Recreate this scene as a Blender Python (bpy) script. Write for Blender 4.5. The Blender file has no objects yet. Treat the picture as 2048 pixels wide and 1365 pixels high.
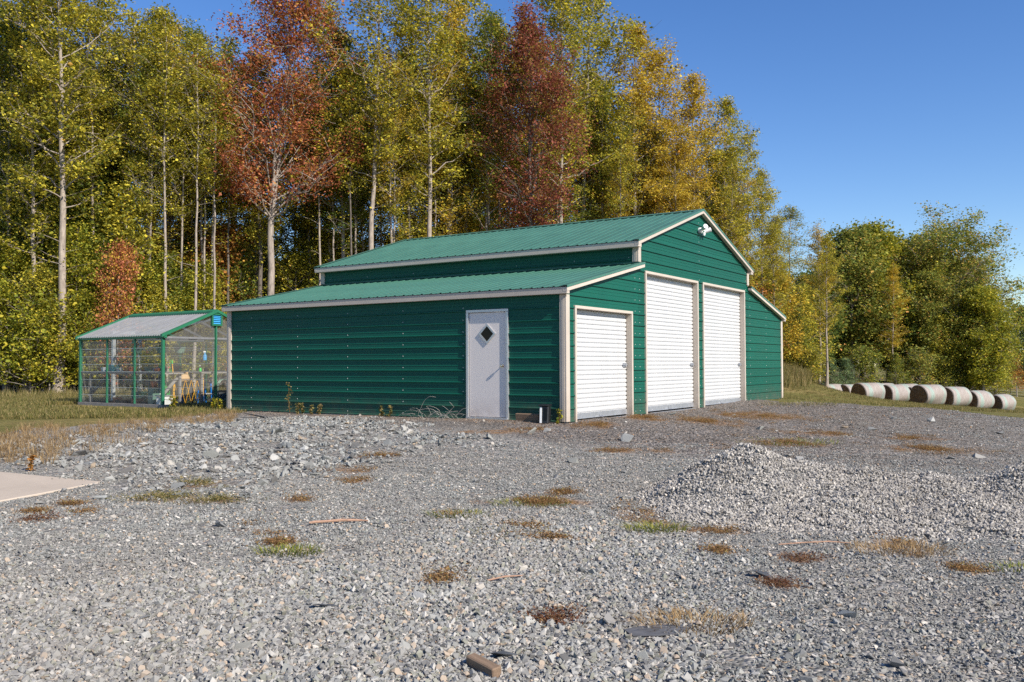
import bpy, bmesh, math, random
import numpy as np
from mathutils import Matrix, Vector
R = math.radians
random.seed(7); RNG = np.random.default_rng(7)
SC = bpy.context.scene; COL = SC.collection

# ------------------------------------------------------------------ camera, sky, sun, exposure
F_PX, PITCH, ROLL, CAM_Z = 1801.5, 0.0262, -0.0034, 1.5
cam = bpy.data.cameras.new('camera'); camo = bpy.data.objects.new('camera', cam); COL.objects.link(camo)
cam.lens = F_PX / 2048 * 36; cam.sensor_width = 36; cam.clip_end = 3000; cam.clip_start = 0.05
camo.matrix_world = Matrix.Translation((0, 0, CAM_Z)) @ Matrix.Rotation(math.pi/2 + PITCH, 4, 'X') @ Matrix.Rotation(ROLL, 4, 'Z')
SC.camera = camo
TH = 0.5807                                              # yaw of the barn
SUN_DIR = Vector((0.729*0.803, -0.685*0.803, 0.596)).normalized()   # towards the sun
w = bpy.data.worlds.new('World'); SC.world = w; w.use_nodes = True
nt = w.node_tree; nt.nodes.clear()
sky = nt.nodes.new('ShaderNodeTexSky'); sky.sky_type = 'NISHITA'; sky.sun_disc = False
sky.sun_elevation = math.asin(SUN_DIR.z); sky.sun_rotation = math.atan2(SUN_DIR.x, SUN_DIR.y)
sky.air_density = 1.0; sky.dust_density = 0.0; sky.ozone_density = 3.0; sky.altitude = 200
bg = nt.nodes.new('ShaderNodeBackground'); bg.inputs['Strength'].default_value = 0.106
wo = nt.nodes.new('ShaderNodeOutputWorld')
hs = nt.nodes.new('ShaderNodeHueSaturation'); hs.inputs['Saturation'].default_value = 1.24; hs.inputs['Hue'].default_value = .511
nt.links.new(sky.outputs[0], hs.inputs['Color']); nt.links.new(hs.outputs[0], bg.inputs[0]); nt.links.new(bg.outputs[0], wo.inputs[0])
sl = bpy.data.lights.new('sun', 'SUN'); sl.energy = 4.8; sl.angle = R(0.53); sl.color = (1, 0.93, 0.83)
slo = bpy.data.objects.new('sun', sl); COL.objects.link(slo)
slo.rotation_euler = SUN_DIR.to_track_quat('Z', 'Y').to_euler(); slo.location = (20, -20, 30)
SC.view_settings.view_transform = 'Standard'; SC.view_settings.look = 'None'
SC.view_settings.exposure = 0.62; SC.view_settings.gamma = 1
SC.cycles.max_bounces = 8; SC.cycles.transparent_max_bounces = 24; SC.cycles.diffuse_bounces = 3
SC.cycles.use_denoising = False; SC.cycles.denoiser = 'OPENIMAGEDENOISE'; SC.cycles.denoising_input_passes = 'RGB_ALBEDO_NORMAL'; SC.cycles.denoising_prefilter = 'ACCURATE'
SC.cycles.sample_clamp_indirect = 6

# ------------------------------------------------------------------ helpers
def tag(o, label=None, cat=None, group=None, kind=None):
    if label: o['label'] = label
    if cat: o['category'] = cat
    if group: o['group'] = group
    if kind: o['kind'] = kind
    return o
def empty(name, loc=(0, 0, 0), rz=0, parent=None):
    o = bpy.data.objects.new(name, None); COL.objects.link(o)
    o.location = loc; o.rotation_euler = (0, 0, rz); o.parent = parent; o.empty_display_size = .2
    return o
def link(name, me, parent=None, loc=(0, 0, 0), rot=(0, 0, 0), scale=(1, 1, 1)):
    o = bpy.data.objects.new(name, me); COL.objects.link(o); o.parent = parent
    o.location = loc; o.rotation_euler = rot; o.scale = scale
    return o
def np_mesh(name, V, F, mat=None, smooth=False, fattr=None, vcol=None):
    """V (n,3); F (m,3|4) int array (-1 never used); fattr {name: per-face float}"""
    me = bpy.data.meshes.new(name); V = np.asarray(V, np.float32); F = np.asarray(F, np.int32)
    m, k = F.shape
    me.vertices.add(len(V)); me.vertices.foreach_set('co', V.ravel())
    me.loops.add(m*k); me.loops.foreach_set('vertex_index', F.ravel())
    me.polygons.add(m); me.polygons.foreach_set('loop_start', np.arange(m, dtype=np.int32)*k)
    me.update(calc_edges=True)
    me.polygons.foreach_set('use_smooth', np.full(m, bool(smooth)))
    for n, a in (fattr or {}).items():
        a = np.asarray(a, np.float32)
        if a.ndim == 1:
            at = me.attributes.new(n, 'FLOAT', 'FACE'); at.data.foreach_set('value', a)
        else:
            at = me.attributes.new(n, 'FLOAT_COLOR', 'FACE')
            at.data.foreach_set('color', np.c_[a, np.ones(len(a))].astype(np.float32).ravel())
    if mat: me.materials.append(mat)
    return me
class MB:
    def __init__(s): s.v = []; s.f = []
    def add(s, V, F):
        n = len(s.v); s.v += [tuple(p) for p in V]; s.f += [tuple(i+n for i in f) for f in F]
    def box(s, x0, x1, y0, y1, z0, z1):
        V = [(x, y, z) for z in (z0, z1) for y in (y0, y1) for x in (x0, x1)]
        s.add(V, [(0, 2, 3, 1), (4, 5, 7, 6), (0, 1, 5, 4), (2, 6, 7, 3), (0, 4, 6, 2), (1, 3, 7, 5)]); return s
    def prism(s, poly, a0, a1, axis):
        """poly: 2D points in the two other axes (cyclic order x,y,z minus axis), extruded a0..a1 along axis"""
        def p3(q, a):
            return {0: (a, q[0], q[1]), 1: (q[0], a, q[1]), 2: (q[0], q[1], a)}[axis]
        n = len(poly); V = [p3(q, a0) for q in poly] + [p3(q, a1) for q in poly]
        s.add(V, [tuple(range(n))[::-1], tuple(range(n, 2*n))] + [(i, (i+1) % n, n+(i+1) % n, n+i) for i in range(n)]); return s
    def bar(s, a, b, w, h=None):
        a, b = Vector(a), Vector(b); h = h or w; d = (b-a).normalized()
        up = Vector((0, 0, 1)) if abs(d.z) < .95 else Vector((1, 0, 0))
        x = d.cross(up).normalized()*w/2; y = x.cross(d).normalized()*h/2
        V = [p+q for p in (a, b) for q in (x+y, -x+y, -x-y, x-y)]
        s.add(V, [(3, 2, 1, 0), (4, 5, 6, 7)] + [(i, (i+1) % 4, 4+(i+1) % 4, 4+i) for i in range(4)]); return s
    def tube(s, pts, rad, n=8, cap=True):
        pts = [Vector(p) for p in pts]
        if not hasattr(rad, '__len__'): rad = [rad]*len(pts)
        rings = []
        for i, p in enumerate(pts):
            d = (pts[min(i+1, len(pts)-1)] - pts[max(i-1, 0)]).normalized()
            up = Vector((0, 0, 1)) if abs(d.z) < .9 else Vector((1, 0, 0))
            x = d.cross(up).normalized(); y = d.cross(x).normalized()
            rings.append([p + (x*math.cos(2*math.pi*k/n) + y*math.sin(2*math.pi*k/n))*rad[i] for k in range(n)])
        V = [q for r in rings for q in r]; F = []
        for i in range(len(pts)-1):
            for k in range(n):
                F.append((i*n+k, i*n+(k+1) % n, (i+1)*n+(k+1) % n, (i+1)*n+k))
        if cap: F += [tuple(range(n))[::-1], tuple(range((len(pts)-1)*n, len(pts)*n))]
        s.add(V, F); return s
    def lathe(s, prof, c=(0, 0, 0), n=16):
        V = []; F = []
        for r, z in prof:
            V += [(c[0]+r*math.cos(2*math.pi*k/n), c[1]+r*math.sin(2*math.pi*k/n), c[2]+z) for k in range(n)]
        for i in range(len(prof)-1):
            for k in range(n): F.append((i*n+k, i*n+(k+1) % n, (i+1)*n+(k+1) % n, (i+1)*n+k))
        s.add(V, F); return s
    def mesh(s, name, mat=None, bevel=0, smooth=False):
        me = bpy.data.meshes.new(name); me.from_pydata(s.v, [], s.f)
        bm = bmesh.new(); bm.from_mesh(me)
        bmesh.ops.recalc_face_normals(bm, faces=bm.faces)
        if bevel: bmesh.ops.bevel(bm, geom=bm.edges[:], offset=bevel, segments=1, affect='EDGES', clamp_overlap=True)
        bm.to_mesh(me); bm.free()
        if smooth:
            me.polygons.foreach_set('use_smooth', np.ones(len(me.polygons), bool))
            me.set_sharp_from_angle(angle=R(40))
        if mat: me.materials.append(mat)
        return me
    def obj(s, name, mat, parent=None, bevel=0, smooth=False, loc=(0, 0, 0), rot=(0, 0, 0)):
        return link(name, s.mesh(name, mat, bevel, smooth), parent, loc, rot)

# ------------------------------------------------------------------ materials
def new_mat(name):
    m = bpy.data.materials.new(name); m.use_nodes = True
    nt = m.node_tree; b = nt.nodes['Principled BSDF']; return m, nt, b
def N(nt, t, **k):
    n = nt.nodes.new(t)
    for a, v in k.items(): setattr(n, a, v)
    return n
def ramp(nt, stops, interp='LINEAR'):
    r = N(nt, 'ShaderNodeValToRGB'); r.color_ramp.interpolation = interp
    e = r.color_ramp.elements
    while len(e) < len(stops): e.new(.5)
    for i, (p, c) in enumerate(stops):
        e[i].position = p; e[i].color = (*c, 1)
    return r
def noise(nt, scale, detail=4, rough=.55, vec=None, dist=0):
    n = N(nt, 'ShaderNodeTexNoise'); n.inputs['Scale'].default_value = scale
    n.inputs['Detail'].default_value = detail; n.inputs['Roughness'].default_value = rough; n.inputs['Distortion'].default_value = dist
    if vec is not None: nt.links.new(vec, n.inputs['Vector'])
    return n
def objco(nt, scale=None):
    t = N(nt, 'ShaderNodeTexCoord')
    if scale is None: return t.outputs['Object']
    m = N(nt, 'ShaderNodeMapping'); m.inputs['Scale'].default_value = scale
    nt.links.new(t.outputs['Object'], m.inputs['Vector']); return m.outputs[0]
def mixc(nt, fac, a, b, mode='MIX'):
    m = N(nt, 'ShaderNodeMix', data_type='RGBA', blend_type=mode)
    for sock, v in ((m.inputs[0], fac), (m.inputs[6], a), (m.inputs[7], b)):
        if hasattr(v, 'is_linked'): nt.links.new(v, sock)
        elif isinstance(v, (int, float)): sock.default_value = v
        else: sock.default_value = (*v, 1)
    return m.outputs[2]
def bump(nt, b, h, strength=.3, dist=.01):
    n = N(nt, 'ShaderNodeBump'); n.inputs['Strength'].default_value = strength; n.inputs['Distance'].default_value = dist
    nt.links.new(h, n.inputs['Height']); nt.links.new(n.outputs[0], b.inputs['Normal'])
def paint(name, c, rough=.4, var=.12, scale=3, spec=.5, metal=0, bumps=.0, dust=None, stretch=None):
    m, nt, b = new_mat(name)
    co = objco(nt, stretch)
    n1 = noise(nt, scale, 5, .6, co); n2 = noise(nt, scale*14, 3, .6, co)
    r = ramp(nt, [(.3, tuple(x*(1-var) for x in c)), (.7, tuple(min(1, x*(1+var)) for x in c))])
    nt.links.new(n1.outputs[0], r.inputs[0]); out = r.outputs[0]
    if dust:
        rr = ramp(nt, [(.52, (0, 0, 0)), (.75, (.5, .5, .5))]); nt.links.new(n2.outputs[0], rr.inputs[0])
        out = mixc(nt, rr.outputs[0], out, dust)
    nt.links.new(out, b.inputs['Base Color'])
    mr = N(nt, 'ShaderNodeMapRange'); mr.inputs[3].default_value = rough*.8; mr.inputs[4].default_value = min(1, rough*1.25)
    nt.links.new(n1.outputs[0], mr.inputs[0]); nt.links.new(mr.outputs[0], b.inputs['Roughness'])
    b.inputs['Specular IOR Level'].default_value = spec; b.inputs['Metallic'].default_value = metal
    if bumps: bump(nt, b, n2.outputs[0], bumps, .004)
    return m
def attr_mat(name, attr='rnd', stops=None, rough=.85, trans=0., spec=.2, bumps=0):
    """colour from a per-face random number (or a per-face colour when stops is None)"""
    m, nt, b = new_mat(name)
    a = N(nt, 'ShaderNodeAttribute', attribute_name=attr)
    if stops:
        r = ramp(nt, stops); nt.links.new(a.outputs['Fac'], r.inputs[0]); c = r.outputs[0]
    else: c = a.outputs['Color']
    nt.links.new(c, b.inputs['Base Color'])
    b.inputs['Roughness'].default_value = rough; b.inputs['Specular IOR Level'].default_value = spec
    if bumps:
        n = noise(nt, bumps, 3, .6, objco(nt)); bump(nt, b, n.outputs[0], .5, .004)
    if trans:
        t = N(nt, 'ShaderNodeBsdfTranslucent'); nt.links.new(c, t.inputs[0])
        mx = N(nt, 'ShaderNodeMixShader'); mx.inputs[0].default_value = trans
        o = nt.nodes['Material Output']
        nt.links.new(b.outputs[0], mx.inputs[1]); nt.links.new(t.outputs[0], mx.inputs[2]); nt.links.new(mx.outputs[0], o.inputs[0])
    return m
GREEN = (.004, .084, .056)
M = {}
M['green'] = paint('green_siding', GREEN, .5, .08, 1.2, .22, dust=(.012, .092, .064))
M['roof'] = paint('green_roofing', (.052, .150, .108), .42, .12, 1.1, .45, dust=(.085, .165, .125))
M['beige'] = paint('beige_trim', (.50, .43, .355), .5, .06, 4, .4, dust=(.40, .33, .265))
M['white'] = paint('white_curtain', (.52, .52, .515), .45, .04, 1.4, .4, dust=(.44, .43, .41), stretch=(1, 1, .3))
M['galv'] = paint('galvanised_steel', (.42, .43, .45), .42, .12, 8, .5, metal=.6)
M['door'] = paint('grey_door', (.74, .665, .61), .55, .05, 9, .35, bumps=.08, stretch=(9, 9, 1.2), dust=(.71, .64, .585))
M['alu'] = paint('aluminium', (.52, .52, .53), .35, .06, 10, .5, metal=.7)
M['chrome'] = paint('brass_steel', (.55, .50, .44), .22, .06, 10, .5, metal=1)
M['black'] = paint('black_plastic', (.015, .016, .018), .45, .2, 5)
M['darkglass'] = paint('dark_glass', (.006, .006, .007), .12, .1, 2, .15)
M['dark'] = paint('dark_inside', (.012, .011, .01), .9, .2, 2, .1)
M['screw'] = paint('screw_head', (.5, .52, .5), .35, .1, 5, .5, metal=.3)
M['lampwhite'] = paint('white_plastic', (.78, .78, .76), .35, .04, 5)
M['concrete'] = paint('concrete', (.43, .36, .285), .9, .08, 1.3, .2, bumps=.3, dust=(.36, .30, .24))
M['wood'] = paint('weathered_wood', (.22, .15, .10), .85, .3, 3, .2, bumps=.6, stretch=(1.2, 14, 14))
M['greywood'] = paint('grey_wood', (.25, .23, .21), .85, .25, 3, .2, bumps=.5, stretch=(10, 10, 2))
M['stick'] = paint('bare_stick', (.36, .22, .15), .8, .25, 20, .2, bumps=.4)
M['yellow'] = paint('yellow_plastic', (.75, .38, .01), .4, .06, 6)
M['blue'] = paint('blue_plastic', (.02, .20, .62), .35, .08, 6)
M['ventblue'] = paint('blue_louvre', (.05, .32, .62), .35, .08, 6)
M['teal'] = paint('teal_glaze', (.10, .35, .36), .3, .08, 6)
M['terra'] = paint('terracotta', (.48, .17, .08), .8, .15, 8, .2)
M['red'] = paint('red_plastic', (.6, .06, .03), .35, .08, 6)
M['tan'] = paint('tan_leather', (.55, .36, .18), .7, .12, 8)
M['limegreen'] = paint('green_stake', (.05, .5, .08), .45, .1, 6)
M['potgreen'] = paint('green_pot', (.13, .22, .17), .5, .1, 6)
M['ghgreen'] = paint('greenhouse_green', (.02, .15, .075), .45, .1, 4, .5)
M['slate'] = paint('dark_slate', (.075, .08, .085), .7, .25, 12, .3, bumps=.5)
M['fabric'] = paint('black_landscape_cloth', (.11, .11, .115), .8, .2, 15, .2)
M['wire'] = paint('pale_dry_vine', (.42, .38, .33), .7, .2, 15, .2)
def pane(name, dirt, tint, alpha):
    """clear corrugated plastic: mostly see-through, a gloss and a film of dirt"""
    m, nt, b = new_mat(name); o = nt.nodes['Material Output']
    b.inputs['Base Color'].default_value = (*tint, 1); b.inputs['Roughness'].default_value = .22
    t = N(nt, 'ShaderNodeBsdfTransparent'); t.inputs[0].default_value = (.93, .95, .95, 1)
    co = objco(nt, (1.2, 6, 1)); n = noise(nt, 1.6, 5, .65, co)
    mr = N(nt, 'ShaderNodeMapRange'); mr.inputs[1].default_value = .3; mr.inputs[2].default_value = .7
    mr.inputs[3].default_value = alpha-dirt; mr.inputs[4].default_value = alpha+dirt
    nt.links.new(n.outputs[0], mr.inputs[0])
    mx = N(nt, 'ShaderNodeMixShader'); nt.links.new(mr.outputs[0], mx.inputs[0])
    nt.links.new(t.outputs[0], mx.inputs[1]); nt.links.new(b.outputs[0], mx.inputs[2]); nt.links.new(mx.outputs[0], o.inputs[0])
    return m
M['pane'] = pane('clear_wall_panel', .05, (.45, .43, .40), .15)
M['roofpane'] = pane('weathered_roof_panel', .14, (.30, .30, .30), .66)
def dusty(m):
    """dust and fines lying in drifts over the stones (world-space noise, a stain with its own shape)"""
    nt = m.node_tree; b = nt.nodes['Principled BSDF']; src = b.inputs['Base Color'].links[0].from_socket
    g_ = N(nt, 'ShaderNodeNewGeometry'); n = noise(nt, .55, 5, .65, g_.outputs['Position']); r = ramp(nt, [(.40, (0, 0, 0)), (.66, (.42, .42, .42))]); nt.links.new(n.outputs[0], r.inputs[0])
    nt.links.new(mixc(nt, r.outputs[0], src, (.245, .215, .182)), b.inputs['Base Color'])
# bark
def bark(name, a, b_, scale=4):
    m, nt, b = new_mat(name); co = objco(nt, (3, 3, .8)); n = noise(nt, scale, 6, .65, co)
    r = ramp(nt, [(.32, a), (.68, b_)]); nt.links.new(n.outputs[0], r.inputs[0]); nt.links.new(r.outputs[0], b.inputs['Base Color'])
    b.inputs['Roughness'].default_value = .9; b.inputs['Specular IOR Level'].default_value = .15
    bump(nt, b, n.outputs[0], .6, .03); return m
M['bark'] = bark('grey_bark', (.16, .13, .11), (.40, .34, .28))
M['palebark'] = bark('pale_bark', (.20, .165, .135), (.42, .355, .29))
M['darkbark'] = bark('dark_bark', (.07, .058, .048), (.19, .16, .135))
PAL = {
 'yg':    [(0, (.030, .046, .008)), (.3, (.078, .090, .012)), (.55, (.155, .145, .016)), (.78, (.29, .23, .022)), (.93, (.40, .25, .025)), (1, (.42, .16, .03))],
 'gold':  [(0, (.050, .052, .010)), (.3, (.13, .110, .014)), (.6, (.27, .185, .020)), (.82, (.40, .23, .024)), (1, (.42, .13, .02))],
 'green': [(0, (.022, .040, .008)), (.4, (.058, .080, .012)), (.72, (.115, .130, .016)), (.9, (.24, .20, .02)), (1, (.36, .23, .02))],
 'lime':  [(0, (.045, .070, .009)), (.4, (.115, .140, .014)), (.75, (.22, .21, .018)), (1, (.38, .28, .025))],
 'red':   [(0, (.06, .026, .010)), (.3, (.16, .052, .022)), (.55, (.24, .088, .038)), (.75, (.28, .15, .04)), (.86, (.22, .19, .02)), (1, (.16, .17, .02))],
 'crimson': [(0, (.04, .03, .010)), (.3, (.11, .036, .022)), (.55, (.17, .055, .035)), (.72, (.19, .10, .03)), (.85, (.16, .14, .02)), (1, (.12, .15, .02))],
 'rust':  [(0, (.06, .040, .010)), (.4, (.17, .085, .018)), (.7, (.30, .14, .03)), (1, (.33, .22, .03))],
 'pink':  [(0, (.09, .05, .018)), (.3, (.20, .075, .035)), (.5, (.28, .11, .05)), (.68, (.30, .20, .03)), (1, (.18, .19, .02))],
 'olive': [(0, (.022, .036, .008)), (.4, (.060, .080, .014)), (.72, (.125, .125, .02)), (.92, (.20, .13, .03)), (1, (.24, .11, .03))],
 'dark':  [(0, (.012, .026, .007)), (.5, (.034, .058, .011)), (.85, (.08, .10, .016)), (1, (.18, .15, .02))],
 'cedar': [(0, (.020, .040, .018)), (.5, (.050, .080, .032)), (1, (.10, .13, .05))],
 'grass': [(0, (.075, .090, .020)), (.35, (.17, .165, .045)), (.65, (.30, .235, .085)), (1, (.44, .33, .16))],
 'vivid': [(0, (.08, .11, .015)), (.4, (.18, .22, .03)), (.75, (.33, .31, .07)), (1, (.42, .33, .13))],
 'straw': [(0, (.17, .105, .045)), (.5, (.36, .235, .11)), (1, (.52, .39, .22))],
 'moss':  [(0, (.14, .078, .035)), (.45, (.27, .145, .06)), (.8, (.37, .22, .09)), (1, (.26, .22, .07))],
 'redmoss': [(0, (.09, .035, .02)), (.5, (.19, .08, .04)), (1, (.26, .15, .06))],
}
for k in PAL:
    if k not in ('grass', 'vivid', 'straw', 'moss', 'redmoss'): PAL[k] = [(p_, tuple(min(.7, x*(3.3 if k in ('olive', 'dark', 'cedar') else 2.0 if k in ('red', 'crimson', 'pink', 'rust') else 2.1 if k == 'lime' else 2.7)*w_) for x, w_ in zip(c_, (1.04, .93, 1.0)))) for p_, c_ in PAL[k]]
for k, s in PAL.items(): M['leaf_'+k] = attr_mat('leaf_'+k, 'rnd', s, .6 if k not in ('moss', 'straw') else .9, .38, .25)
def splash(m, amount, zmax, col):
    """mud splashed up from the ground: ragged, thinning out with height"""
    nt = m.node_tree; b = nt.nodes['Principled BSDF']; src = b.inputs['Base Color'].links[0].from_socket
    tc = N(nt, 'ShaderNodeTexCoord'); sx = N(nt, 'ShaderNodeSeparateXYZ'); nt.links.new(tc.outputs['Object'], sx.inputs[0])
    mr = N(nt, 'ShaderNodeMapRange'); mr.inputs[1].default_value = zmax; mr.inputs[2].default_value = 0; mr.inputs[3].default_value = 0; mr.inputs[4].default_value = amount; nt.links.new(sx.outputs[2], mr.inputs[0])
    n = noise(nt, 5, 6, .7, tc.outputs['Object']); r = ramp(nt, [(.35, (.1, .1, .1)), (.65, (1, 1, 1))]); nt.links.new(n.outputs[0], r.inputs[0])
    mm = N(nt, 'ShaderNodeMath', operation='MULTIPLY'); nt.links.new(mr.outputs[0], mm.inputs[0]); nt.links.new(r.outputs[0], mm.inputs[1])
    oi = N(nt, 'ShaderNodeObjectInfo'); vr = N(nt, 'ShaderNodeMapRange'); vr.inputs[3].default_value = .9; vr.inputs[4].default_value = 1.1; nt.links.new(oi.outputs['Random'], vr.inputs[0])
    hv = N(nt, 'ShaderNodeHueSaturation'); nt.links.new(vr.outputs[0], hv.inputs['Value']); nt.links.new(src, hv.inputs['Color'])
    nt.links.new(mixc(nt, mm.outputs[0], hv.outputs[0], col), b.inputs['Base Color'])
splash(M['green'], .55, .5, (.12, .09, .065)); splash(M['door'], .5, .45, (.30, .22, .16)); splash(M['beige'], .5, .6, (.26, .19, .13))
M['stone'] = attr_mat('crushed_stone', 'col', None, .88, 0, .25, 60)
dusty(M['stone'])

# ------------------------------------------------------------------ terrain
CTRL = np.array([
 (0, 0, 0), (-4, 3, 0), (4, 3, 0), (0, 6.5, 0), (-4, 8, .03), (5, 8, -.02), (1.5, 11, .10), (-3, 12, .16), (7, 13, .0),
 (.96, 15.6, .425), (-6.8, 20.8, .43), (8.4, 27, .41), (-3, 18.1, .43), (4.4, 21.3, .425), (.5, 32, .42),
 (-9.1, 23.2, .42), (-12.3, 25.4, .42), (-7, 10.3, .10), (-9, 16, .36), (-5, 14, .30),
 (-17, 34, .35), (-26, 36, .25), (0, 45, .5), (-40, 60, .8), (20, 62, .3),
 (12, 18, .05), (17, 27.4, -.10), (21, 40, -.5), (26.6, 58, -1.08), (32.6, 61, -1.6), (22, 57, -.95), (31, 78, -.55), (40, 84, -1.0),
 (54, 106, -2.0), (42, 70, -1.9), (-20, 10, .2), (30, 20, -.5), (20, 5, -.2), (0, -12, 0), (-30, -20, 0), (30, -20, -.3),
 (300, 300, -4), (-300, 300, 4), (0, 420, 2), (400, 0, -5), (-400, 0, 2), (0, -300, 0), (100, 160, -2.4), (60, 140, -1.6)], float)
_cr = np.array(camo.matrix_world.to_3x3())
def _ctl(px, py, D):
    d = _cr @ np.array(((px-1024)/F_PX, (682.5-py)/F_PX, -1.0)); t = D/d[1]; return (d[0]*t, D, CAM_Z+d[2]*t)
CTRL = np.array([c for c in CTRL.tolist() if not (20.5 < c[0] < 43 and 39 < c[1] < 72)] + [_ctl(*q) for q in
   ((1660, 801, 64), (1700, 802, 63), (1740, 804, 60), (1790, 805, 60.5), (1855, 809, 58), (1910, 813, 58.6), (1955, 818, 59.4), (2002, 822, 60.4), (1765, 801, 67), (1830, 802, 68), (1640, 813, 31), (1592, 808, 28), (1700, 820, 33), (1650, 812, 46), (1800, 818, 42), (1980, 830, 40), (2080, 826, 62), (1980, 806, 80))])
def _tps(r2): return r2*np.log(r2+1e-9)*.5
_n = len(CTRL); _A = np.zeros((_n+3, _n+3)); _d = ((CTRL[:, None, :2]-CTRL[None, :, :2])**2).sum(-1)
_A[:_n, :_n] = _tps(_d)+np.eye(_n)*.02; _A[:_n, _n] = 1; _A[:_n, _n+1:] = CTRL[:, :2]; _A[_n:, :_n] = _A[:_n, _n:].T
_w = np.linalg.solve(_A, np.r_[CTRL[:, 2], 0, 0, 0])
def gz(x, y):
    x = np.asarray(x, float); y = np.asarray(y, float); s = x.shape; x = x.ravel(); y = y.ravel()
    z = np.empty_like(x)
    for i in range(0, len(x), 20000):
        a, b = x[i:i+20000], y[i:i+20000]
        d = (a[:, None]-CTRL[:, 0])**2+(b[:, None]-CTRL[:, 1])**2
        z[i:i+20000] = _tps(d)@_w[:_n]+_w[_n]+_w[_n+1]*a+_w[_n+2]*b
    z += .012*np.sin(x*1.7+y*.6)*np.sin(y*1.3-.4*x)+.006*np.sin(3.9*x+1)*np.sin(4.3*y+x)
    return z.reshape(s)
CR = np.array((camo.matrix_world.to_3x3()))
def ray(px, py): return CR @ np.array(((px-1024)/F_PX, (682.5-py)/F_PX, -1.0))
def ground_at(px, py):
    d = ray(px, py); t = 8.0
    for _ in range(60):
        x, y = d[0]*t, d[1]*t; z = float(gz(x, y)); t2 = (z-CAM_Z)/d[2] if d[2] < -1e-4 else t
        t = .6*t+.4*max(1, min(t2, 400))
    return d[0]*t, d[1]*t, float(gz(d[0]*t, d[1]*t))
def at_depth(px, D): return (px-1024)/F_PX*D, D
def project(x, y, z):
    p = np.stack([x, y, z-CAM_Z], -1)@CR
    return 1024+F_PX*p[..., 0]/-p[..., 2], 682.5-F_PX*p[..., 1]/-p[..., 2]
def sdist(px, py, poly):
    """signed distance (inside > 0) to a polygon, arrays of points"""
    P = np.array(poly, float); ins = np.zeros(px.shape, bool); dm = np.full(px.shape, 1e18)
    for i in range(len(P)):
        (x0, y0), (x1, y1) = P[i], P[(i+1) % len(P)]
        c = ((y0 > py) != (y1 > py)) & (px < (x1-x0)*(py-y0)/((y1-y0) or 1e-9)+x0); ins ^= c
        t = np.clip(((px-x0)*(x1-x0)+(py-y0)*(y1-y0))/((x1-x0)**2+(y1-y0)**2+1e-12), 0, 1)
        dm = np.minimum(dm, (px-x0-t*(x1-x0))**2+(py-y0-t*(y1-y0))**2)
    return np.where(ins, 1, -1)*np.sqrt(dm)
def world_poly(pts): return [ground_at(*p)[:2] for p in pts]
def wob(x, y, k=1.0): return .35*np.sin(x*1.9*k+np.sin(y*2.3*k))+.25*np.sin(y*3.1*k+2*np.sin(x*1.3*k))+.15*np.sin(7*x*k+3*y*k)
UD = np.array((math.sin(TH), math.cos(TH))); VD = np.array((-math.cos(TH), math.sin(TH)))
BC = np.array((.9564, 16.1298)); BZ = .4584
def barn_uv(x, y): return (x-BC[0])*UD[0]+(y-BC[1])*UD[1], (x-BC[0])*VD[0]+(y-BC[1])*VD[1]

# yard outline in the world (gravel inside)
GRAVEL = [(-30, -6)] + world_poly([(-140, 885), (0, 872), (150, 850), (330, 838), (455, 829)]) + [(-3, 26), (3, 32), (6, 30)] \
         + world_poly([(1562, 806), (1640, 806), (1760, 812), (1900, 822), (2048, 836), (2200, 850)]) + [(26, 14), (30, -6)]
RUBBLE = world_poly([(-60, 905), (60, 885), (230, 862), (420, 846), (560, 836), (760, 842), (930, 868), (980, 892), (800, 925), (600, 958), (430, 982), (225, 985), (90, 955), (-60, 945)])
COARSE = world_poly([(-200, 1220), (120, 1215), (420, 1180), (600, 1150), (800, 1090), (950, 1050), (1180, 1060), (1290, 1080), (1250, 1180), (1200, 1280), (1250, 1420), (1000, 1480), (-200, 1480)])
MILL = [tuple(BC+UD*u+VD*v) for u, v in ((-.9, 9), (-1.2, 4), (-1.6, 1), (-2.2, -2.6), (-1.6, -5), (0, -7.5), (3, -10), (12, -13), (26, -10), (22, -2), (14, 1), (0, 1), (0, 9.3))]
def sheet(name, xs, ys, mat, zoff=0, keep=None, attrs=None):
    X, Y = np.meshgrid(xs, ys); Z = gz(X, Y)+(zoff(X, Y) if callable(zoff) else zoff)
    nx, ny = len(xs), len(ys); idx = np.arange(nx*ny).reshape(ny, nx)
    F = np.stack([idx[:-1, :-1], idx[:-1, 1:], idx[1:, 1:], idx[1:, :-1]], -1).reshape(-1, 4)
    V = np.c_[X.ravel(), Y.ravel(), Z.ravel()]
    if keep is not None:
        k = keep(X, Y).ravel(); F = F[k[F].any(1)]
        used = np.unique(F); mp = -np.ones(len(V), int); mp[used] = np.arange(len(used)); V = V[used]; F = mp[F]
    me = np_mesh(name, V, F, mat, True)
    for n, fn in (attrs or {}).items():
        a = me.attributes.new(n, 'FLOAT', 'POINT'); a.data.foreach_set('value', np.clip(fn(V[:, 0], V[:, 1]), 0, 1).astype(np.float32))
    return link(name, me)
def seg(*parts):
    return np.unique(np.concatenate([np.linspace(a, b, n) for a, b, n in parts]))
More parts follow.
